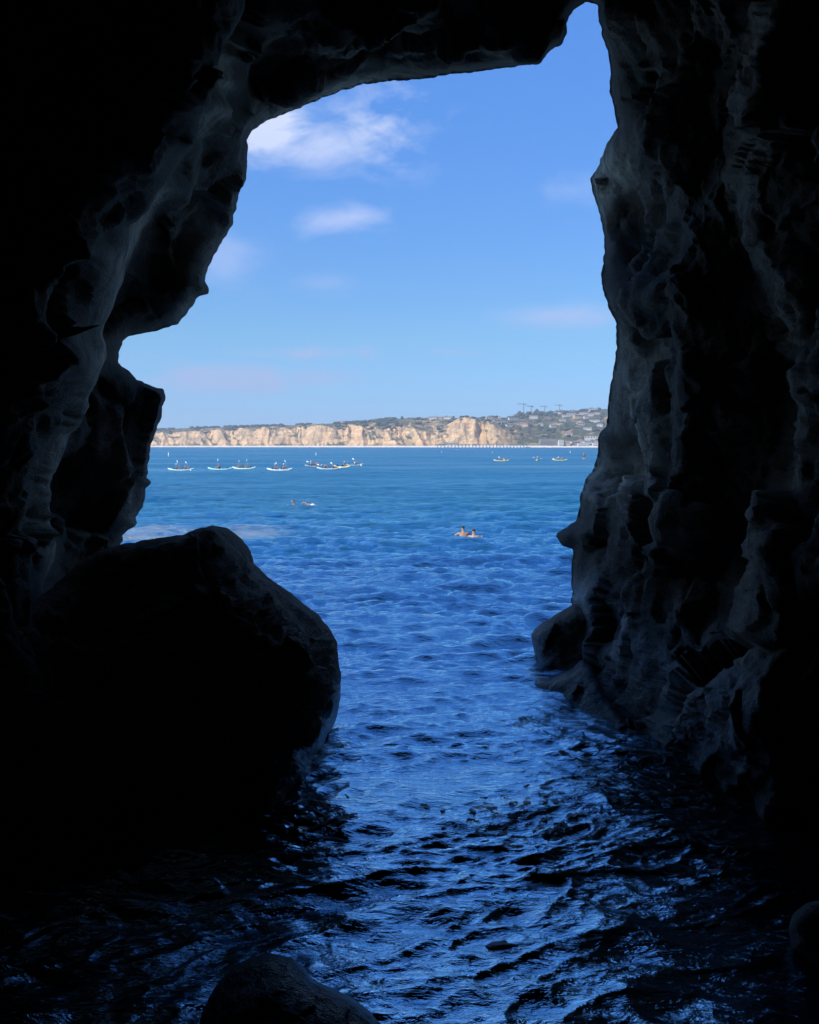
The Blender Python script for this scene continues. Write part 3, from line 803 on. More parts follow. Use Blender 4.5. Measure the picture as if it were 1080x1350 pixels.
#--REST--
# ------------------------------------------------------------------ far coast
def shoreD(px): return np.interp(px, [-300, 200, 500, 650, 800, 1400], [3500, 3100, 2650, 2450, 2300, 1900])
CT = np.array([(-300, 572), (204, 570), (240, 568.5), (276, 567), (308, 564.5), (351, 563), (391, 563), (414, 561.6), (448, 563), (477, 562.5), (485, 568), (496, 564),
               (537, 562.5), (559, 571), (584, 566), (606, 554), (650, 556), (662, 568), (700, 577), (732, 582), (800, 584), (1400, 584)], float)
SKY = np.array([(-300, 566), (203, 567), (240, 564.5), (300, 563), (360, 561), (400, 560), (440, 558), (480, 556), (511, 552.5), (574, 550), (606, 551.5), (669, 550), (700, 545.5),
                (732, 544), (770, 541), (800, 539), (900, 536), (1400, 530)], float)
def terrain(px, v):
    px = np.asarray(px, float); v = np.asarray(v, float)
    Ds = shoreD(px)
    px0 = px
    px = px + 9 * perlin(np.stack([px / 22, v / 110, v * 0 + 31], -1)) + 3.5 * perlin(np.stack([px / 7, v / 45, v * 0 + 37], -1)) + v / 40.0 * perlin(np.stack([px / 45, v * 0, v * 0 + 39], -1))
    g = np.stack([px / 26, px * 0 + 3.3, v * 0], -1)
    gul = np.maximum(perlin(g), -0.25) * 70 + np.abs(perlin(np.stack([px / 15 + v / 500, px * 0 + 2, v / 300], -1))) * 40 + np.abs(perlin(np.stack([px / 9, v * 0 + 8, v / 160], -1))) * 24 + np.abs(perlin(np.stack([px / 3.6, v / 60, v * 0], -1))) * 7
    foot = 38 + gul * 0.6
    wid = 120 + 60 * perlin(np.stack([px / 40, px * 0 + 6, px * 0], -1)) + gul * 1.0
    yc = np.interp(px0, CT[:, 0], CT[:, 1]); ys = np.interp(px0, SKY[:, 0], SKY[:, 1])
    Hc = (588 - yc) / F * (Ds + 110) + 3
    Hc = Hc * (1 + 0.05 * perlin(np.stack([px / 7, px * 0 + 1, px * 0], -1)) + 0.20 * perlin(np.stack([px / 24, px * 0 + 4, px * 0], -1)))
    vs = np.interp(px, [-300, 480, 640, 760, 1400], [500, 600, 700, 1100, 1300])
    Hs = (588 - ys) / F * (Ds + vs) + 3
    a = np.clip((v - foot) / wid, 0, 1)
    prof = np.interp(a, [0, 0.15, 0.35, 0.6, 0.85, 1], [0, 0.10, 0.38, 0.66, 0.95, 1])
    z = np.clip(v, -60, 38) / 38 * 3.0
    z = np.where(v < 0, v * 0.15, z)
    z = np.where(v > foot, 3 + (Hc - 3) * prof, z)
    rel = perlin(np.stack([px / 6, v / 30, z / 14], -1)) * 3.0 + perlin(np.stack([px / 2.2, v / 12, z / 6], -1)) * 1.5
    z = z + rel * sstep(0, 0.1, a) * (1 - 0.6 * sstep(0.85, 1, a))
    b_ = np.clip((v - foot - wid) / np.maximum(vs - foot - wid, 1), 0, 1)
    up = Hc + (Hs - Hc) * b_ ** 0.8
    roll = fbm(np.stack([px / 30, v / 190, v * 0], -1), 4) * 9 * np.sin(np.clip(b_, 0, 1) * math.pi) * np.clip((px - 400) / 250, 0.25, 1)
    z = np.where(a >= 1, up + roll + rel * 0.35, z)
    z = np.where(v > vs, Hs - (v - vs) * 0.03, z)
    D = Ds + v
    px = px0
    return np.stack([(px - 540) / F * D, D, z], -1)
tp = np.concatenate([np.arange(-300, 180, 6), np.arange(180, 830, 0.9), np.arange(830, 1400, 6)])
tv = np.concatenate([[-60, -20, 0, 15, 30], np.arange(38, 330, 5.0), np.arange(330, 1500, 30), [1700, 2000]])
A, B = np.meshgrid(tp, tv)
Vt = terrain(A.ravel(), B.ravel())
ii = np.arange(A.size).reshape(A.shape)
Ft = np.stack([ii[:-1, :-1], ii[:-1, 1:], ii[1:, 1:], ii[1:, :-1]], -1).reshape(-1, 4)
m, t, b = base_mat('coast_ground')
g = t.new('ShaderNodeNewGeometry'); pos = g.outputs['Position']
sp = t.new('ShaderNodeSeparateXYZ'); t.link(pos, sp.inputs[0])
sn = t.new('ShaderNodeSeparateXYZ'); t.link(g.outputs['Normal'], sn.inputs[0])
f1 = t.noise(pos, 0.02, 6, 0.65, 0.3)
f2 = t.noise(pos, 0.09, 5, 0.65)
mz = t.new('ShaderNodeMapping'); mz.inputs['Scale'].default_value = (0.004, 0.004, 0.16); t.link(pos, mz.inputs[0])
strata = t.noise(mz.outputs[0], 1.0, 4, 0.6, 0.4)
sand = t.ramp(f2, [(0.3, (0.34, 0.20, 0.10)), (0.5, (0.62, 0.41, 0.21)), (0.7, (0.74, 0.55, 0.32))])
sand = t.mix(t.m('MULTIPLY', t.ramp(strata, [(0.42, 1.0), (0.55, 0.0)]), 0.4), sand, (0.38, 0.21, 0.12))
mv = t.new('ShaderNodeMapping'); mv.inputs['Scale'].default_value = (0.022, 0.012, 0.02); mv.inputs['Rotation'].default_value = (0, R(35), 0); t.link(pos, mv.inputs[0])
gl_ = t.noise(mv.outputs[0], 1.0, 5, 0.6, 0.8)
sand = t.mix(t.m('MULTIPLY', t.ramp(gl_, [(0.46, 0.0), (0.60, 1.0)]), 0.6), sand, (0.16, 0.14, 0.10))  # slanting brown-grey scrub patches, also painting gully shade into the cliff
veg = t.ramp(f2, [(0.3, (0.030, 0.042, 0.022)), (0.6, (0.075, 0.082, 0.045)), (0.75, (0.17, 0.15, 0.09))])
flat = t.m('SUBTRACT', sn.outputs[2], 0.80)
vm = t.m('ADD', t.m('MULTIPLY', flat, 5.0), t.m('MULTIPLY', t.m('SUBTRACT', f1, 0.5), 5.0), clamp=True)
mr = t.new('ShaderNodeMapRange'); mr.inputs['From Min'].default_value = 190; mr.inputs['From Max'].default_value = 360
t.link(sp.outputs[0], mr.inputs['Value'])
vr = t.m('MULTIPLY', mr.outputs['Result'], t.ramp(f1, [(0.34, 0.0), (0.46, 1.0)]))
vegf = t.m('MAXIMUM', vm, vr)
hi = t.new('ShaderNodeMapRange'); hi.inputs['From Min'].default_value = 3.0; hi.inputs['From Max'].default_value = 6.0
t.link(sp.outputs[2], hi.inputs['Value'])
col = t.mix(t.m('MULTIPLY', vegf, hi.outputs['Result']), sand, veg)
beach = t.mix(hi.outputs['Result'], (0.60, 0.54, 0.44), col)
t.link(beach, b.inputs['Base Color']); b.inputs['Roughness'].default_value = 0.95
b.inputs['Specular IOR Level'].default_value = 0.1
coast = mesh_np('coast', Vt, Ft.tolist(), m)
tag(coast, 'far sandstone sea cliffs and scrubby hillside across the bay', kind='structure')
# surf along the beach
sx = np.arange(-280, 1300, 2.0); rows = []
for k, v in enumerate((-11, -5, 1)):
    Dq = shoreD(sx) + v + 7 * perlin(np.stack([sx / 9, sx * 0 + k, sx * 0], -1))
    rows.append(np.stack([(sx - 540) / F * Dq, Dq, sx * 0 + (0.3, 1.5, 1.0)[k]], -1))
n = len(sx)
fs = [(r * n + k, r * n + k + 1, (r + 1) * n + k + 1, (r + 1) * n + k) for r in (0, 1) for k in range(n - 1)]
M['surf'] = plain('surf_foam', (0.78, 0.80, 0.80), 0.8, 0.1, 0.05)
tag(mesh_np('surf', np.vstack(rows), fs, M['surf']), 'white line of surf breaking along the far beach', kind='structure')

def ground(px, v): return terrain(np.array([px]), np.array([v]))[0]

# far woods: clumps of foliage on plateau and hillside
M['leaf'] = plain('far_foliage', (0.035, 0.05, 0.028), 0.9, 0.5, 0.03)
bm0 = bmesh.new(); bmesh.ops.create_icosphere(bm0, subdivisions=2, radius=1.0)
ico_v = np.array([v.co[:] for v in bm0.verts]); ico_f = [tuple(v.index for v in f.verts) for f in bm0.faces]; bm0.free()
r3 = random.Random(4)
VV, FF, nn_ = [], [], 0
def clump(c, r, hgt):
    global nn_
    off = np.array([r3.uniform(-99, 99) for _ in range(3)])
    k = 1 + 0.45 * perlin(ico_v * 1.6 + off)
    v = ico_v * k[:, None] * np.array([r, r, hgt * 0.55]) + c + np.array([0, 0, hgt * 0.45])
    VV.append(v); FF.extend([tuple(i + nn_ for i in f) for f in ico_f]); nn_ += len(v)
for k in range(900):
    if k < 430:
        px = r3.uniform(195, 520); v = r3.uniform(170, 620) if r3.random() < .5 else r3.uniform(480, 640)
    else:
        px = r3.uniform(500, 830); v = r3.uniform(150, 1300)
    if px < 500 and perlin(np.array([[px / 14, 5.5, 0]]))[0] < -0.15 : continue
    if px > 520 and perlin(np.array([[px / 22, 5.5, v / 170]]))[0] < 0.02: continue
    g_ = ground(px, v)
    if g_[2] < 8: continue
    for _ in range(r3.randint(1, 3)):
        clump(g_ + np.array([r3.uniform(-9, 9), r3.uniform(-9, 9), -1]), r3.uniform(4, 9), r3.uniform(3, 9))
for px in np.arange(674, 800, 2.2):       # darker line of trees on the right hand skyline
    v = np.interp(px, [640, 760, 1400], [700, 1100, 1300]) - r3.uniform(10, 160)
    if px < 790: clump(ground(px, v) + np.array([0, 0, -1]), r3.uniform(7, 12), r3.uniform(8, 20) if px < 712 else r3.uniform(7, 12))
tag(mesh_np('woods', np.vstack(VV), FF, M['leaf']), 'dark trees and scrub on the far plateau and hillside', 'woods', kind='stuff')

# houses and buildings on the far hillside
M['wall_w'] = plain('white_wall', (0.58, 0.55, 0.50), 0.8)
M['wall_g'] = plain('grey_wall', (0.30, 0.30, 0.30), 0.8)
M['wall_t'] = plain('tan_wall', (0.50, 0.40, 0.31), 0.8)
M['roof'] = plain('tile_roof', (0.30, 0.19, 0.14), 0.8)
M['roofg'] = plain('grey_roof', (0.42, 0.41, 0.40), 0.8)
M['glass'] = plain('dark_glass', (0.03, 0.04, 0.05), 0.15)
def box_bm(bm, x0, x1, y0, y1, z0, z1):
    vs = [bm.verts.new((x, y, z)) for x in (x0, x1) for y in (y0, y1) for z in (z0, z1)]
    for f in ((0, 1, 3, 2), (4, 6, 7, 5), (0, 4, 5, 1), (2, 3, 7, 6), (0, 2, 6, 4), (1, 5, 7, 3)): bm.faces.new([vs[i] for i in f])
def bm_obj(name, bm, mat, parent=None, smooth=False):
    bmesh.ops.recalc_face_normals(bm, faces=bm.faces)
    me = bpy.data.meshes.new(name); bm.to_mesh(me); bm.free()
    if smooth: me.polygons.foreach_set('use_smooth', [True] * len(me.polygons))
    me.materials.append(mat)
    o = bpy.data.objects.new(name, me); scene.collection.objects.link(o)
    if parent: o.parent = parent
    return o
def house(w_, d_, h_, wall, roof, hip=True):
    e = empty('house', (0, 0, 0))
    bm = bmesh.new(); box_bm(bm, -w_ / 2, w_ / 2, -d_ / 2, d_ / 2, -6, h_); bm_obj('wall', bm, wall, e)
    bm = bmesh.new()
    o_ = 0.6
    if hip:
        a = [bm.verts.new(p) for p in ((-w_/2-o_, -d_/2-o_, h_+.05), (w_/2+o_, -d_/2-o_, h_+.05), (w_/2+o_, d_/2+o_, h_+.05), (-w_/2-o_, d_/2+o_, h_+.05), (-w_/4, 0, h_+2.2), (w_/4, 0, h_+2.2))]
        for f in ((0, 1, 5, 4), (1, 2, 5), (2, 3, 4, 5), (3, 0, 4), (0, 3, 2, 1)): bm.faces.new([a[i] for i in f])
    else:
        box_bm(bm, -w_/2-o_, w_/2+o_, -d_/2-o_, d_/2+o_, h_+.05, h_+.6)
    bm_obj('roof', bm, roof, e)
    n = max(2, int(w_ / 5))
    for k in range(n):
        x = -w_ / 2 + (k + .5) * w_ / n
        bm = bmesh.new(); box_bm(bm, x - 1.0, x + 1.0, -d_ / 2 - .12, -d_ / 2 - .01, h_ * .35, h_ * .8); bm_obj('window', bm, M['glass'], e)
    return e
protos = [house(17, 12, 6.0, M['wall_w'], M['roof']), house(26, 12, 7.0, M['wall_w'], M['roofg'], False), house(20, 13, 5.5, M['wall_t'], M['roof'])]
plabels = ['small white house with a brown tiled roof on the far hillside', 'long white flat-roofed building on the far hillside', 'small tan house with a brown roof on the far hillside']
spots = [(664, 560), (655, 690), (672, 300), (676, 640), (690, 420), (703, 700), (700, 860), (712, 520), (655, 250), (722, 700), (734, 900), (741, 620), (728, 480), (752, 880),
         (760, 760), (769, 930), (764, 560), (778, 860), (774, 420), (786, 900), (783, 640), (790, 480), (645, 480), (571, 560), (579, 570), (588, 585), (714, 940), (756, 1000), (781, 1020),
         (765, 180), (775, 150), (757, 120), (786, 170), (793, 210), (749, 250), (779, 230), (452, 560), (497, 560), (682, 880), (740, 1000), (746, 820), (772, 720)]
usedp = [False] * 3; houses = []
for k, (px, v) in enumerate(spots):
    j = (1 if k % 5 in (0, 3) else (2 if k % 5 == 4 else 0))
    o = protos[j] if not usedp[j] else copy_tree(protos[j])
    usedp[j] = True
    p = ground(px, v); o.location = (p[0], p[1], p[2] + 1.0); o.rotation_euler = (0, 0, r3.uniform(-0.4, 0.4))
    s_ = r3.uniform(0.85, 1.25); o.scale = (s_ * r3.uniform(.9, 1.4), s_, s_)
    houses.append((o, j, p))
hrows = {}
for o, j, p in houses:
    hx, hy = pix(p)
    rw = 'on the skyline' if hy < 547 else 'in the upper row' if hy < 555 else 'in the middle row' if hy < 565 else 'in the lower row' if hy < 577 else 'in the row by the shore'
    hrows.setdefault(rw, []).append((hx, o, j))
ORD = ['leftmost', 'second from left', 'third from left', 'fourth from left', 'fifth from left', 'sixth from left', 'seventh from left', 'eighth from left', 'ninth from left', 'tenth from left', 'eleventh from left',
       'twelfth from left', 'thirteenth from left', 'fourteenth from left', 'fifteenth from left', 'sixteenth from left', 'seventeenth from left', 'eighteenth from left', 'nineteenth from left', 'twentieth from left']
for rw, L_ in hrows.items():
    for k, (hx, o, j) in enumerate(sorted(L_, key=lambda z: z[0])):
        tag(o, '%s, %s %s of the far hillside' % (('small white house', 'long flat-roofed building', 'small tan house')[j], ORD[k], rw), 'house', 'houses scattered over the far hillside')
# terraced grey block by the beach
p = ground(723, 75)
e = empty('terraced_building', (p[0], p[1], 6.0))
for k in range(5):
    bm = bmesh.new(); box_bm(bm, -25 + k * 0.8, 25 - k * 0.5, k * 3.5, 30, k * 3.4 - (6 if k == 0 else 0), k * 3.4 + 2.2); bm_obj('wall', bm, M['wall_g'], e)
    bm = bmesh.new(); box_bm(bm, -25.5 + k * .8, 25.5 - k * .5, k * 3.5 - 1.0, 30.3, k * 3.4 + 2.2, k * 3.4 + 2.9); bm_obj('floor_slab', bm, M['wall_w'], e)
    bm = bmesh.new(); box_bm(bm, -23 + k * .8, 23 - k * .5, k * 3.5 - .15, k * 3.5 - .01, k * 3.4 + .4, k * 3.4 + 1.9); bm_obj('window', bm, M['glass'], e)
tag(e, 'long terraced grey building with stepped floors above the far beach', 'building')
def block(px, v, w_, h_, wall, label, nf):
    p = ground(px, v)
    e = empty('beach_building', (p[0], p[1], max(p[2], 3)))
    bm = bmesh.new(); box_bm(bm, -w_/2, w_/2, 0, 16, -3, h_); bm_obj('wall', bm, wall, e)
    bm = bmesh.new(); box_bm(bm, -w_/2-.4, w_/2+.4, -.4, 16.4, h_+.01, h_+.7); bm_obj('roof', bm, M['roofg'], e)
    for f_ in range(nf):
        bm = bmesh.new(); box_bm(bm, -w_/2+1, w_/2-1, -.12, -.01, h_/nf*f_+1, h_/nf*f_+2.2); bm_obj('window', bm, M['glass'], e)
    tag(e, label, 'building')
block(739.5, 42, 13, 17, M['wall_w'], 'bright white tower-like building at the foot of the far hillside', 4)
block(747.5, 55, 15, 12, M['wall_t'], 'tan block just right of the white tower on the far shore', 3)
block(769, 60, 30, 8, M['wall_w'], 'low wide white building on the far beach near the right cave wall', 2)
block(786, 60, 18, 9, M['wall_w'], 'white building on the far shore beside the edge of the right cave wall', 2)

# pier
M['wood'] = plain('pier_wood', (0.17, 0.15, 0.13), 0.9)
e = empty('pier', (0, 0, 0))
p0 = np.array([(575 - 540) / F * 2330, 2330.0, 0]); p1 = np.array([(697 - 540) / F * 2395, 2395.0, 0])
dd = p1 - p0; LP = np.linalg.norm(dd); ax = math.atan2(dd[1], dd[0])
e.location = p0; e.rotation_euler = (0, 0, ax)
bm = bmesh.new(); box_bm(bm, 0, LP, -3.5, 3.5, 8.2, 9.3); bm_obj('deck', bm, M['wood'], e)
bm = bmesh.new(); box_bm(bm, 20, 58, -3, 3, 9.3, 12.5); bm_obj('pier_shed', bm, M['roofg'], e)
first = None
for k in range(27):
    x = 4 + k * (LP - 8) / 26
    if first is None:
        bm = bmesh.new()
        for yy in (-3, 3): box_bm(bm, -.6, .6, yy - .6, yy + .6, -3, 8.2)
        first = bm_obj('piling', bm, M['wall_w'], e); first.location = (x, 0, 0)
    else:
        c = first.copy(); scene.collection.objects.link(c); c.parent = e; c.location = (x, 0, 0)
tag(e, 'long pier on pale pilings standing in front of the far beach', 'pier')

# tower cranes on the skyline
M['crane'] = plain('crane_steel', (0.22, 0.19, 0.18), 0.6)
def lattice(bm, p, q_, w_, n):
    p = Vector(p); q_ = Vector(q_); d = (q_ - p); L = d.length; d.normalize()
    a = d.orthogonal().normalized(); b_ = d.cross(a)
    cs = [(a * sx + b_ * sy) * w_ / 2 for sx, sy in ((1, 1), (-1, 1), (-1, -1), (1, -1))]
    def bar(u, v, r):
        dv = (v - u).normalized(); o1 = dv.orthogonal().normalized() * r; o2 = dv.cross(o1)
        A_ = [bm.verts.new(u + x) for x in (o1, o2, -o1, -o2)]; B_ = [bm.verts.new(v + x) for x in (o1, o2, -o1, -o2)]
        for k in range(4): bm.faces.new((A_[k], A_[(k + 1) % 4], B_[(k + 1) % 4], B_[k]))
    for c in cs: bar(p + c, q_ + c, 0.28)
    for k in range(n):
        u = p + d * L * k / n; v = p + d * L * (k + 1) / n
        for j in range(4): bar(u + cs[j], v + cs[(j + 1) % 4], 0.16)
def crane(px, ytop, jl, cj, rz, label):
    D_ = 3350.0; x = (px - 540) / F * D_; g_ = ground(px, 800)
    zt = (588 - ytop) / F * D_ + CAM_H
    e = empty('tower_crane', (x, D_, 95), rz); H_ = zt - 95
    bm = bmesh.new(); lattice(bm, (0, 0, -30), (0, 0, H_ - 5), 2.2, 16); bm_obj('mast', bm, M['crane'], e)
    bm = bmesh.new(); lattice(bm, (0, 0, H_ - 5), (-jl, 0, H_ - 4), 1.9, 14); bm_obj('jib', bm, M['crane'], e)
    bm = bmesh.new(); lattice(bm, (0, 0, H_ - 5), (cj, 0, H_ - 5), 1.9, 5); bm_obj('counter_jib', bm, M['crane'], e)
    bm = bmesh.new(); lattice(bm, (0, 0, H_ - 4), (0, 0, H_), 1.2, 2); bm_obj('apex', bm, M['crane'], e)
    bm = bmesh.new(); box_bm(bm, cj - 4, cj, -1.4, 1.4, H_ - 8.5, H_ - 5.2); bm_obj('counterweight', bm, M['wall_g'], e)
    tag(e, label, 'crane', 'tower cranes on the far skyline')
crane(689.6, 531.5, 24, 10, 0.2, 'leftmost and tallest of the four tower cranes on the far skyline')
crane(699.8, 534.5, 22, 9, 0.5, 'tower crane second from the left on the far skyline')
crane(717.4, 534.5, 20, 9, -0.3, 'tower crane second from the right on the far skyline')
crane(736.8, 533.0, 18, 10, 0.1, 'rightmost of the four tower cranes on the far skyline')

# ------------------------------------------------------------------ people
M['skin'] = plain('skin', (0.33, 0.21, 0.17), 0.5, 0.06)
M['skin_d'] = plain('tanned_skin', (0.36, 0.20, 0.14), 0.5, 0.06)
M['hair_d'] = plain('dark_hair', (0.03, 0.022, 0.018), 0.6)
M['hair_l'] = plain('brown_hair', (0.14, 0.08, 0.05), 0.6)
for nme, c in (('vest_red', (0.55, 0.06, 0.05)), ('vest_blue', (0.05, 0.08, 0.2)), ('vest_yellow', (0.7, 0.55, 0.08)), ('vest_white', (0.7, 0.7, 0.68)), ('vest_black', (0.03, 0.03, 0.035)),
               ('hull_white', (0.78, 0.80, 0.78)), ('hull_teal', (0.50, 0.74, 0.68)), ('hull_yellow', (0.80, 0.68, 0.30)), ('hull_green', (0.66, 0.78, 0.68)), ('hat_white', (0.75, 0.74, 0.70)),
               ('seat_black', (0.03, 0.03, 0.03)), ('blade_white', (0.8, 0.82, 0.82)), ('shorts', (0.06, 0.08, 0.16)), ('buoy_white', (0.78, 0.78, 0.76)), ('buoy_band', (0.6, 0.25, 0.08))):
    M[nme] = plain(nme, c, 0.4 if 'hull' in nme or 'blade' in nme else 0.75, 0.05)
def skinmesh(name, chains, mat, sub=1, root=0):
    """chains: list of lists of (x, y, z, r); chains start with an index tuple ('j', n) to share a vertex of the first list"""
    me = bpy.data.meshes.new(name + '_src')
    vs, rs, es, names = [], [], [], {}
    for ch in chains:
        prev = None
        for it in ch:
            if isinstance(it, str):
                idx = names[it]
            else:
                nm, x, y, z, r = it
                idx = len(vs); vs.append((x, y, z)); rs.append(r); names[nm] = idx
            if prev is not None: es.append((prev, idx))
            prev = idx
    me.from_pydata(vs, es, [])
    o = bpy.data.objects.new(name + '_src', me); scene.collection.objects.link(o)
    mod = o.modifiers.new('skin', 'SKIN'); mod.use_smooth_shade = True
    sv = me.skin_vertices[0].data
    for k, r in enumerate(rs): sv[k].radius = (r, r); sv[k].use_root = (k == root)
    if sub:
        ss = o.modifiers.new('sub', 'SUBSURF'); ss.levels = sub; ss.render_levels = sub
    dg = bpy.context.evaluated_depsgraph_get(); dg.update()
    ev = o.evaluated_get(dg)
    m2 = bpy.data.meshes.new_from_object(ev)
    m2.name = name
    bpy.data.objects.remove(o); bpy.data.meshes.remove(me)
    m2.polygons.foreach_set('use_smooth', [True] * len(m2.polygons))
    m2.materials.clear(); m2.materials.append(mat)
    return m2
def fingers(side, w0, w1):
    """five short finger chains leaving the hand"""
    d = Vector(w1) - Vector(w0); d.normalize()
    out = []
    for k in range(4):
        off = Vector((0, 0, 1)).cross(d) * (k - 1.5) * 0.02
        a = Vector(w1) + off; b_ = a + d * (0.035 + 0.008 * (k in (1, 2))) + Vector((0, 0, -0.015)); 
        out.append(['hd' + side, ('f%s%d' % (side, k), *a, 0.010), ('g%s%d' % (side, k), *b_, 0.008)])
    a = Vector(w0) * .5 + Vector(w1) * .5 + Vector((0, 0, 0.03)); 
    out.append(['hd' + side, ('t%s' % side, *(a + d * .03), 0.011)])
    return out
def seated_chains(lean=0.0, arm=0.0):
    c = [[('pel', 0, 0, .14, .135), ('bel', -.02 + lean * .3, 0, .30, .125), ('ch', -.03 + lean * .6, 0, .48, .15), ('nk', lean * .9, 0, .63, .055), ('hd', .02 + lean, 0, .74, .085), ('cr', .01 + lean, 0, .83, .085)],
         ['hd', ('nose', .115 + lean, 0, .755, .018)]]
    for s, sg in (('l', 1), ('r', -1)):
        dz = arm * sg
        c.append(['ch', ('sh' + s, lean * .7, .19 * sg, .54, .06), ('el' + s, .18 + lean * .6, .31 * sg, .40 + dz * .5, .043), ('wr' + s, .38 + lean * .5, .27 * sg, .50 + dz, .030), ('hd' + s, .44 + lean * .5, .26 * sg, .51 + dz, .034)])
        c += fingers(s, (.42 + lean * .5, .26 * sg, .505 + dz), (.48 + lean * .5, .26 * sg, .52 + dz))
        c.append(['pel', ('hp' + s, .06, .10 * sg, .13, .095), ('kn' + s, .46, .17 * sg, .32, .062), ('an' + s, .80, .13 * sg, .13, .042), ('ft' + s, .86, .13 * sg, .16, .038), ('to' + s, .90, .13 * sg, .24, .03)])
    return c
def person_seated(skin, vest, headm, lean, arm, hat):
    e = empty('person', (0, 0, 0))
    me = skinmesh('body', seated_chains(lean, arm), M[skin]); o = bpy.data.objects.new('body', me); scene.collection.objects.link(o); o.parent = e
    me = skinmesh('life_vest', [[('a', -.02 + lean * .3, 0, .24, .15), ('b', -.03 + lean * .6, 0, .42, .175), ('c', -.02 + lean * .7, 0, .54, .15)]], M[vest]); o = bpy.data.objects.new('life_vest', me); scene.collection.objects.link(o); o.parent = e
    me = skinmesh('shorts', [[('p', 0, 0, .12, .15), ('q', .08, .10, .14, .105), ('r', .28, .14, .235, .088)], ['p', ('s', .08, -.10, .14, .105), ('t', .28, -.14, .235, .088)]], M['shorts']); o = bpy.data.objects.new('shorts', me); scene.collection.objects.link(o); o.parent = e
    if hat:
        bm = bmesh.new()
        bmesh.ops.create_cone(bm, cap_ends=True, segments=20, radius1=.19, radius2=.17, depth=.015)
        bmesh.ops.translate(bm, verts=bm.verts, vec=(lean, 0, .83))
        r_ = bmesh.ops.create_cone(bm, cap_ends=True, segments=20, radius1=.108, radius2=.085, depth=.11)
        bmesh.ops.translate(bm, verts=r_['verts'], vec=(lean, 0, .89))
        o = bm_obj('sun_hat', bm, M[headm], e, True)
    else:
        me = skinmesh('hair', [[('a', -.035 + lean, 0, .74, .075), ('b', -.015 + lean, 0, .85, .10)]], M[headm]); o = bpy.data.objects.new('hair', me); scene.collection.objects.link(o); o.parent = e
    return e
def make_paddle():
    e = empty('paddle', (0, 0, 0))
    bm = bmesh.new(); bmesh.ops.create_cone(bm, cap_ends=True, segments=10, radius1=.016, radius2=.016, depth=1.7)
    bmesh.ops.rotate(bm, verts=bm.verts, matrix=__import__('mathutils').Matrix.Rotation(R(90), 3, 'X')); bm_obj('shaft', bm, M['crane'], e, True)
    for s in (1, -1):
        bm = bmesh.new(); bmesh.ops.create_uvsphere(bm, u_segments=16, v_segments=10, radius=1.0)
        for v in bm.verts:
            v.co = Vector((v.co.x * .02, v.co.y * .26 * s + 1.05 * s, v.co.z * (.105 + .02 * v.co.y)))
        bm_obj('blade', bm, M['blade_white'], e, True)
    return e
def make_kayak(hull, L=3.9, W=.84, seats=2):
    e = empty('kayak', (0, 0, 0))
    ns, nc = 41, 20
    VV_, FF_ = [], []
    for i in range(ns):
        t_ = -1 + 2 * i / (ns - 1); a_ = abs(t_)
        w_ = W / 2 * max(0.02, (1 - a_ ** 2.3)) ** .8
        keel = -.14 + .32 * a_ ** 3.2; deck = .17 + .20 * a_ ** 2.6
        rim = 0.045
        for j in range(nc):
            th_ = 2 * math.pi * j / nc
            cy, cz = math.cos(th_), math.sin(th_)
            y = w_ * math.copysign(abs(cy) ** .7, cy)
            mid = deck * .55 + keel * .45
            z = mid + (deck - mid) * math.copysign(abs(cz) ** .6, cz) if cz > 0 else mid + (mid - keel) * math.copysign(abs(cz) ** .8, cz)
            if cz > .5 and a_ < .72: z -= .09 * (1 - (a_ / .72) ** 6) * min(1, (cz - .5) * 4)
            VV_.append((t_ * L / 2, y, z))
    for i in range(ns - 1):
        for j in range(nc):
            a_ = i * nc + j; b_ = i * nc + (j + 1) % nc
            FF_.append((a_, b_, b_ + nc, a_ + nc))
    FF_.append(tuple(range(nc))[::-1]); FF_.append(tuple((ns - 1) * nc + j for j in range(nc)))
    mesh_np('hull', VV_, FF_, M[hull], e)
    for x in ((.45, -.85) if seats == 2 else (-.3,)):
        bm = bmesh.new(); box_bm(bm, x - .26, x - .20, -.21, .21, .12, .42); bmesh.ops.bevel(bm, geom=bm.edges[:], offset=.02, segments=2, affect='EDGES'); bm_obj('backrest', bm, M['seat_black'], e, True)
    bm = bmesh.new(); bmesh.ops.create_cone(bm, cap_ends=True, segments=18, radius1=.13, radius2=.11, depth=.04); bmesh.ops.translate(bm, verts=bm.verts, vec=(1.25, 0, .235)); bm_obj('hatch', bm, M['seat_black'], e, True)
    return e
kay = {h: make_kayak(h) for h in ('hull_white', 'hull_teal', 'hull_yellow', 'hull_green')}
kused = {}
pers = []
specs = [('skin', 'vest_blue', 'hair_d', 0.0, 0.12, False), ('skin', 'vest_red', 'hat_white', 0.05, -0.10, True), ('skin_d', 'vest_yellow', 'hair_l', -0.03, 0.18, False),
         ('skin', 'vest_black', 'hat_white', 0.04, 0.05, True), ('skin_d', 'vest_red', 'hair_d', 0.08, -0.15, False), ('skin', 'vest_white', 'hair_l', 0.0, 0.14, False)]
pers = [person_seated(*a) for a in specs]
vestname = {'vest_blue': 'navy', 'vest_red': 'red', 'vest_yellow': 'yellow', 'vest_black': 'black', 'vest_white': 'white'}
pused = [False] * len(pers)
paddle0 = make_paddle(); padused = False
hullname = {'hull_white': 'white', 'hull_teal': 'turquoise', 'hull_yellow': 'yellow', 'hull_green': 'pale green'}
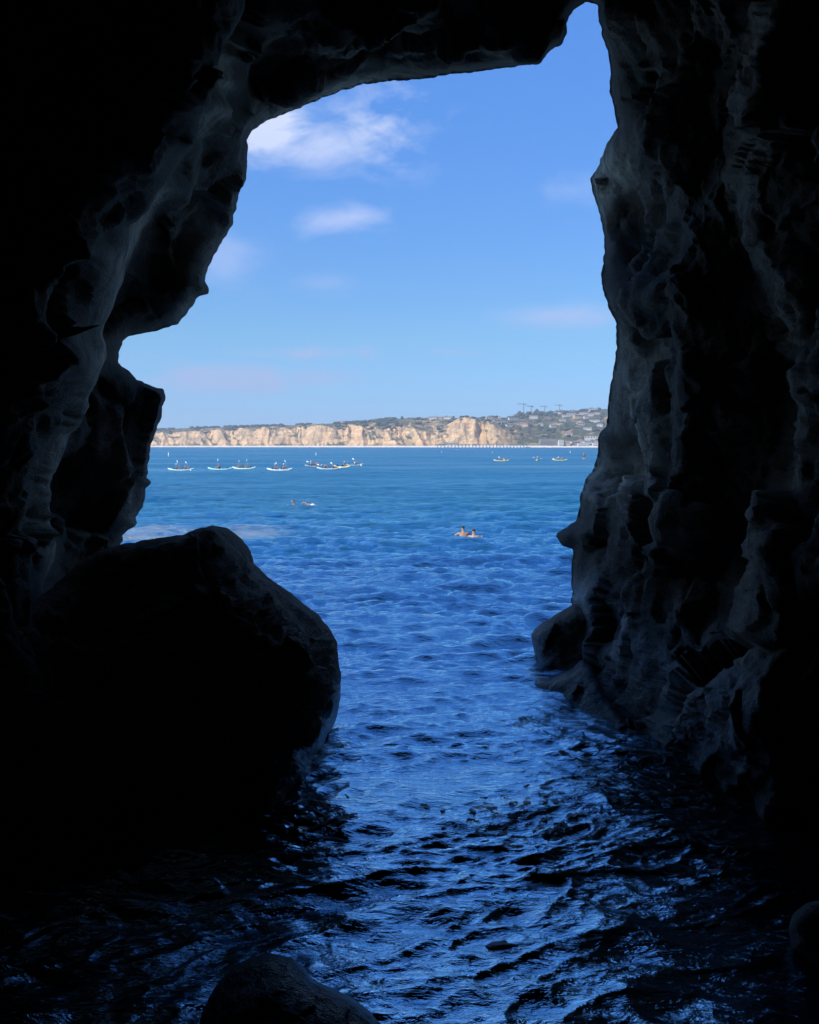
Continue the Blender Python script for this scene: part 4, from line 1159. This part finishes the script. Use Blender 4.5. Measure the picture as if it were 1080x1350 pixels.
# px, py, heading (0 = broadside, bow right), hull, seats used [(x offset, person type, paddle tilt or None)], where
KY = [(239, 620.5, 0.12, 'hull_green', [(.62, 0, .7), (-.72, 3, .9)], 'at the left end of the left line of kayaks'),
      (291, 619.5, 3.2, 'hull_teal', [(.1, 4, 1.25)], 'with a single paddler, second from the left'),
      (322, 618.5, 3.05, 'hull_green', [(.60, 2, .8), (-.72, 5, 1.0)], 'third from the left, blades raised'),
      (369, 620.5, -0.05, 'hull_white', [(.58, 1, 1.0), (-.70, 3, .6)], 'alone in the middle of the left line'),
      (414, 615.5, 0.75, 'hull_white', [(.58, 4, None), (-.70, 1, .3)], 'farthest left of the tight cluster of four'),
      (434, 619.0, 0.30, 'hull_white', [(.60, 0, .4), (-.70, 4, None)], 'nearest of the tight cluster of four'),
      (451, 616.5, -0.7, 'hull_yellow', [(.58, 3, .5)], 'behind the nearest one in the tight cluster of four'),
      (467, 614.0, 0.55, 'hull_green', [(.2, 5, .75)], 'at the right end of the cluster, paddle lifted high'),
      (661, 608.0, 0.05, 'hull_yellow', [(.62, 2, None), (-.45, 4, .35)], 'leftmost of the four craft near the right cave wall'),
      (708.5, 607.5, 1.45, 'hull_yellow', [(.3, 1, .2)], 'seen end-on between two others near the right'),
      (738, 607.2, 3.1, 'hull_yellow', [(.60, 5, .2), (-.60, 2, None)], 'with two paddlers, just left of the standing paddler')]
SHORT = {k: v for k, v in zip([(a[0], a[1]) for a in KY], ['at the far left', 'second from the left', 'third from the left', 'alone in the middle left', 'leftmost of the cluster', 'nearest in the cluster',
    'behind the nearest of the cluster', 'rightmost of the cluster', 'leftmost of the right group', 'seen end-on', 'left of the standing paddler'])}
from mathutils import Matrix
for (px, py, hd, hull, crew, where) in KY:
    D_ = float(dwater(px, py)); x = (px - 540) / F * D_
    k = kay[hull] if not kused.get(hull) else copy_tree(kay[hull]); kused[hull] = True
    k.location = (x, D_, 0.06); k.rotation_euler = (0, 0, hd)
    tag(k, '%s kayak %s' % (hullname[hull], where), 'kayak', 'kayaks out on the bay')
    ca, sa = math.cos(hd), math.sin(hd)
    for n_, (ox, pt, tilt) in enumerate(crew):
        o = pers[pt] if not pused[pt] else copy_tree(pers[pt]); pused[pt] = True
        o.location = (x + ox * ca, D_ + ox * sa, 0.14); o.rotation_euler = (0, 0, hd)
        seat = 'front' if n_ == 0 else 'rear'
        sw = SHORT[(px, py)]
        if len(crew) == 1: seat = 'only'
        tag(o, 'paddler in %s vest, %s seat, kayak %s' % (vestname[specs[pt][1]], seat, sw), 'person', 'people paddling kayaks')
        if tilt is not None:
            pd = paddle0 if not padused else copy_tree(paddle0); padused = True
            lx = .44 + specs[pt][3] * .5
            wx_, wy_ = x + (ox + lx) * ca, D_ + (ox + lx) * sa
            pd.location = (wx_, wy_, 0.14 + .52)
            pd.matrix_world = Matrix.Translation((wx_, wy_, 0.66)) @ Matrix.Rotation(hd, 4, 'Z') @ Matrix.Rotation(0.5, 4, 'Z') @ Matrix.Rotation(tilt * .8, 4, 'X')
            tag(pd, 'white-bladed paddle, %s seat, kayak %s' % (seat, sw), 'paddle', 'kayak paddles')

# the standing paddler on a board
def standing_chains():
    c = [[('pel', 0, 0, .92, .12), ('bel', .01, 0, 1.08, .11), ('ch', .02, 0, 1.28, .135), ('nk', .05, 0, 1.46, .052), ('hd', .08, 0, 1.57, .085), ('cr', .07, 0, 1.67, .085)], ['hd', ('nose', .175, 0, 1.58, .018)]]
    for s, sg in (('l', 1), ('r', -1)):
        up = .28 if sg > 0 else 0
        c.append(['ch', ('sh' + s, .03, .18 * sg, 1.38, .058), ('el' + s, .2, .25 * sg, 1.14 + up * .5, .042), ('wr' + s, .36, .08 * sg, 1.05 + up, .03), ('hd' + s, .42, .06 * sg, 1.05 + up, .034)])
        c += fingers(s, (.40, .06 * sg, 1.05 + up), (.46, .05 * sg, 1.05 + up))
        c.append(['pel', ('hp' + s, 0, .10 * sg, .86, .095), ('kn' + s, .07, .16 * sg, .48, .06), ('an' + s, .0, .18 * sg, .09, .04), ('to' + s, .14, .18 * sg, .045, .035)])
    return c
px, py = 769.5, 605.5
D_ = float(dwater(px, py)); x = (px - 540) / F * D_
e = empty('paddleboard', (x, D_, 0.05), 1.2)
bmx = bmesh.new(); bmesh.ops.create_uvsphere(bmx, u_segments=28, v_segments=12, radius=1)
for v in bmx.verts: v.co = Vector((v.co.x * 1.6, v.co.y * .39, v.co.z * .075 + .12 * max(0, v.co.x) ** 4 + .05))
bm_obj('deck', bmx, M['hull_yellow'], e, True)
bmx = bmesh.new(); box_bm(bmx, -1.35, -1.1, -.008, .008, -.2, 0); bm_obj('fin', bmx, M['seat_black'], e)
tag(e, 'yellowish paddleboard seen nearly end-on beside the right cave wall', 'paddleboard')
e = empty('person', (x, D_, 0.16), 1.2)
for nm, ch, mt in (('body', standing_chains(), 'skin'), ('shirt', [[('a', .01, 0, 1.02, .125), ('b', .02, 0, 1.26, .155), ('c', .04, 0, 1.38, .12)]], 'vest_red'),
                   ('shorts', [[('p', 0, 0, .93, .135), ('q', 0, .10, .85, .11), ('r', .05, .14, .62, .09)], ['p', ('s', 0, -.10, .85, .11), ('t', .05, -.14, .62, .09)]], 'shorts'),
                   ('hair', [[('a', .03, 0, 1.57, .075), ('b', .055, 0, 1.68, .10)]], 'hair_d')):
    o = bpy.data.objects.new(nm, skinmesh(nm, ch, M[mt])); scene.collection.objects.link(o); o.parent = e
tag(e, 'person in a red shirt standing on the paddleboard beside the right cave wall', 'person')
bmx = bmesh.new()
e2 = empty('long_paddle', (x + .42 * math.cos(1.2), D_ + .42 * math.sin(1.2), 0.2), 1.2)
lattice(bmx, (0, 0, .1), (0, 0, 1.75), .012, 1); bm_obj('shaft', bmx, M['crane'], e2)
bmx = bmesh.new(); bmesh.ops.create_uvsphere(bmx, u_segments=14, v_segments=10, radius=1)
for v in bmx.verts: v.co = Vector((v.co.x * .012, v.co.y * .1, v.co.z * .22 - .05))
bm_obj('blade', bmx, M['blade_white'], e2, True)
tag(e2, 'long upright paddle held by the standing person', 'paddle')

# swimmers
def swimmer(px, py, rz, mode, skin, hair, label, suit=None, dz=0.10):
    D_ = float(dwater(px, py)); x = (px - 540) / F * D_
    z0 = float(wave_height(np.array([x]), np.array([D_]), np.array([0.3]))[0])
    e = empty('person', (x, D_, z0 + dz), rz)
    if mode == 'upright':
        c = [[('pel', -.25, 0, -.55, .12), ('bel', -.14, 0, -.36, .115), ('ch', -.04, 0, -.10, .14), ('nk', .02, 0, .09, .055), ('hd', .05, 0, .20, .085), ('cr', .04, 0, .30, .085)], ['hd', ('nose', .145, 0, .21, .018)]]
        for s, sg in (('l', 1), ('r', -1)):
            c.append(['ch', ('sh' + s, -.02, .19 * sg, .01, .06), ('el' + s, .12, .33 * sg, -.10, .043), ('wr' + s, .32, .26 * sg, -.03, .03), ('hd' + s, .39, .24 * sg, -.02, .034)])
            c += fingers(s, (.37, .24 * sg, -.02), (.43, .23 * sg, -.02))
            c.append(['pel', ('hp' + s, -.26, .10 * sg, -.62, .09), ('kn' + s, -.2, .18 * sg, -.98, .06), ('an' + s, -.5, .2 * sg, -1.25, .04), ('to' + s, -.6, .2 * sg, -1.32, .03)])
        hr = [[('a', .0, 0, .20, .08), ('b', .025, 0, .315, .10)]]
    else:
        c = [[('pel', -.6, 0, -.02, .12), ('bel', -.4, 0, -.01, .115), ('ch', -.16, 0, .0, .14), ('nk', .06, 0, .04, .055), ('hd', .17, 0, .08, .085), ('cr', .22, 0, .15, .085)], ['hd', ('nose', .27, 0, .06, .018)]]
        for s, sg in (('l', 1), ('r', -1)):
            up = .22 if sg > 0 else -.1
            c.append(['ch', ('sh' + s, -.1, .19 * sg, .03, .06), ('el' + s, .1, .36 * sg, up, .043), ('wr' + s, .36, .30 * sg, up * .5, .03), ('hd' + s, .43, .28 * sg, up * .4, .034)])
            c += fingers(s, (.41, .28 * sg, up * .4), (.47, .27 * sg, up * .3))
            c.append(['pel', ('hp' + s, -.68, .10 * sg, -.03, .09), ('kn' + s, -1.1, .14 * sg, -.07, .06), ('an' + s, -1.5, .13 * sg, -.03 + .06 * sg, .04), ('to' + s, -1.65, .13 * sg, -.04, .03)])
        hr = [[('a', .13, 0, .12, .08), ('b', .19, 0, .18, .095)]]
    o = bpy.data.objects.new('body', skinmesh('body', c, M[skin], 2)); scene.collection.objects.link(o); o.parent = e
    o = bpy.data.objects.new('hair', skinmesh('hair', hr, M[hair], 2)); scene.collection.objects.link(o); o.parent = e
    if suit:
        cc = [[('a', -.5, 0, .0, .135), ('b', -.36, 0, .0, .13), ('c', -.16, 0, .01, .155)]] if mode != 'upright' else [[('a', -.2, 0, -.42, .13), ('b', -.06, 0, -.12, .155)]]
        o = bpy.data.objects.new('swim_shirt', skinmesh('swim_shirt', cc, M[suit], 1)); scene.collection.objects.link(o); o.parent = e
    tag(e, label, 'person', 'swimmers off the cave mouth')
swimmer(611, 705.0, 1.75, 'upright', 'skin', 'hair_d', 'swimmer treading water, left of the near pair in mid channel')
swimmer(625, 708.5, 1.25, 'upright', 'skin', 'hair_d', 'swimmer treading water, right of the near pair in mid channel')
swimmer(387, 665.5, 3.3, 'upright', 'skin_d', 'hair_d', 'lone bobbing head, left of the farther pair of swimmers', None, 0.03)
swimmer(408, 666.5, 2.3, 'prone', 'skin', 'hair_d', 'swimmer lying flat in a white shirt, right of the farther pair', 'vest_white', 0.0)

# buoys
def buoy(px, py, h_, label, first=[None]):
    D_ = float(dwater(px, py)); x = (px - 540) / F * D_
    if first[0] is None:
        e = empty('buoy', (x, D_, 0)); 
        bm = bmesh.new(); bmesh.ops.create_cone(bm, cap_ends=True, segments=18, radius1=.20, radius2=.17, depth=1.5); bmesh.ops.translate(bm, verts=bm.verts, vec=(0, 0, .55)); bm_obj('float', bm, M['buoy_white'], e, True)
        bm = bmesh.new(); bmesh.ops.create_cone(bm, cap_ends=True, segments=18, radius1=.2, radius2=.05, depth=.16); bmesh.ops.translate(bm, verts=bm.verts, vec=(0, 0, 1.39)); bm_obj('cap', bm, M['buoy_white'], e, True)
        bm = bmesh.new(); bmesh.ops.create_cone(bm, cap_ends=False, segments=18, radius1=.193, radius2=.187, depth=.14); bmesh.ops.translate(bm, verts=bm.verts, vec=(0, 0, 1.0)); bm_obj('band', bm, M['buoy_band'], e, True)
        first[0] = e
    else: e = copy_tree(first[0])
    e.location = (x, D_, 0); e.scale = (h_, h_, h_)
    tag(e, label, 'buoy', 'white marker buoys')
buoy(223, 602, 1.0, 'tallest white marker buoy, above the leftmost kayak')
buoy(417, 600.5, .8, 'slim white marker buoy above the cluster of kayaks')
buoy(582.5, 596.8, .7, 'small white buoy left of the pair in mid bay')
buoy(603, 594.6, .7, 'small white buoy right of the pair in mid bay, below the pier')
buoy(649, 597.5, .6, 'tiny white buoy above the left one of the right hand kayaks')
buoy(751.5, 597.2, .8, 'round-looking white buoy above the two-person kayak on the right')

# ------------------------------------------------------------------ floating kelp along the foot of the rocks
M['kelp'] = plain('kelp', (0.014, 0.010, 0.006), 0.35, 0.3, 8)
r4 = random.Random(9)
VV, FF, n = [], [], 0
def ribbon(x, y, L, w_, a):
    global n
    k = max(5, int(L / 0.05)); pts = []
    for i in range(k):
        pts.append((x, y)); a += r4.gauss(0, .35); x += math.cos(a) * L / k; y += math.sin(a) * L / k
    pts = np.array(pts); z = wave_height(pts[:, 0], pts[:, 1], np.full(k, .02)) + 0.008
    for i in range(k):
        d = pts[min(i + 1, k - 1)] - pts[max(i - 1, 0)]; d = d / (np.linalg.norm(d) + 1e-9); nn2 = np.array([-d[1], d[0]])
        ww = w_ * math.sin(math.pi * (i + .5) / k) ** .5 * r4.uniform(.6, 1.4)
        for s in (-1, 1):
            p = pts[i] + nn2 * s * ww / 2; VV.append((p[0], p[1], z[i] + r4.uniform(-.006, .012)))
        if i: FF.append((n + 2 * i - 2, n + 2 * i - 1, n + 2 * i + 1, n + 2 * i))
    n += 2 * k
for k in range(520):
    u = r4.random()
    if u < .72:
        px = r4.gauss(0, 1) * 60 + 900; py = 950 + (px - 790) * .55 + r4.gauss(0, 1) * 45 + 40
    elif u < .80: px = 690 + r4.gauss(0, 1) * 60; py = 1075 + r4.gauss(0, 1) * 16
    else: px = 395 + r4.gauss(0, 1) * 25; py = 1090 + r4.gauss(0, 1) * 30
    if py < 925: continue
    D_ = float(dwater(px, py)); x = (px - 540) / F * D_
    ribbon(x, D_, r4.uniform(.12, .4) * (.45 if .72 <= u < .80 else 1), r4.uniform(.02, .05) * (1.6 if .72 <= u < .80 else 1), r4.uniform(-.9, .6))
o = mesh_np('kelp', VV, FF, M['kelp']); tag(o, 'dark strands of kelp floating at the foot of the right cave wall', 'kelp', kind='stuff')

# ------------------------------------------------------------------ sea air over the bay
m = bpy.data.materials.new('sea_haze'); m.use_nodes = True
t = NT(m.node_tree); t.n.clear()
pv = t.new('ShaderNodeVolumePrincipled')
pv.inputs['Color'].default_value = (0.70, 0.84, 1.0, 1)
pv.inputs['Density'].default_value = 0.00013
pv.inputs['Anisotropy'].default_value = 0.1
o_ = t.new('ShaderNodeOutputMaterial'); t.link(pv.outputs[0], o_.inputs['Volume'])
bmx = bmesh.new(); box_bm(bmx, -6800, 6800, -6800, 6800, -20, 220)
tag(bm_obj('haze', bmx, m), 'thin blue sea haze over the bay', 'haze', kind='stuff')
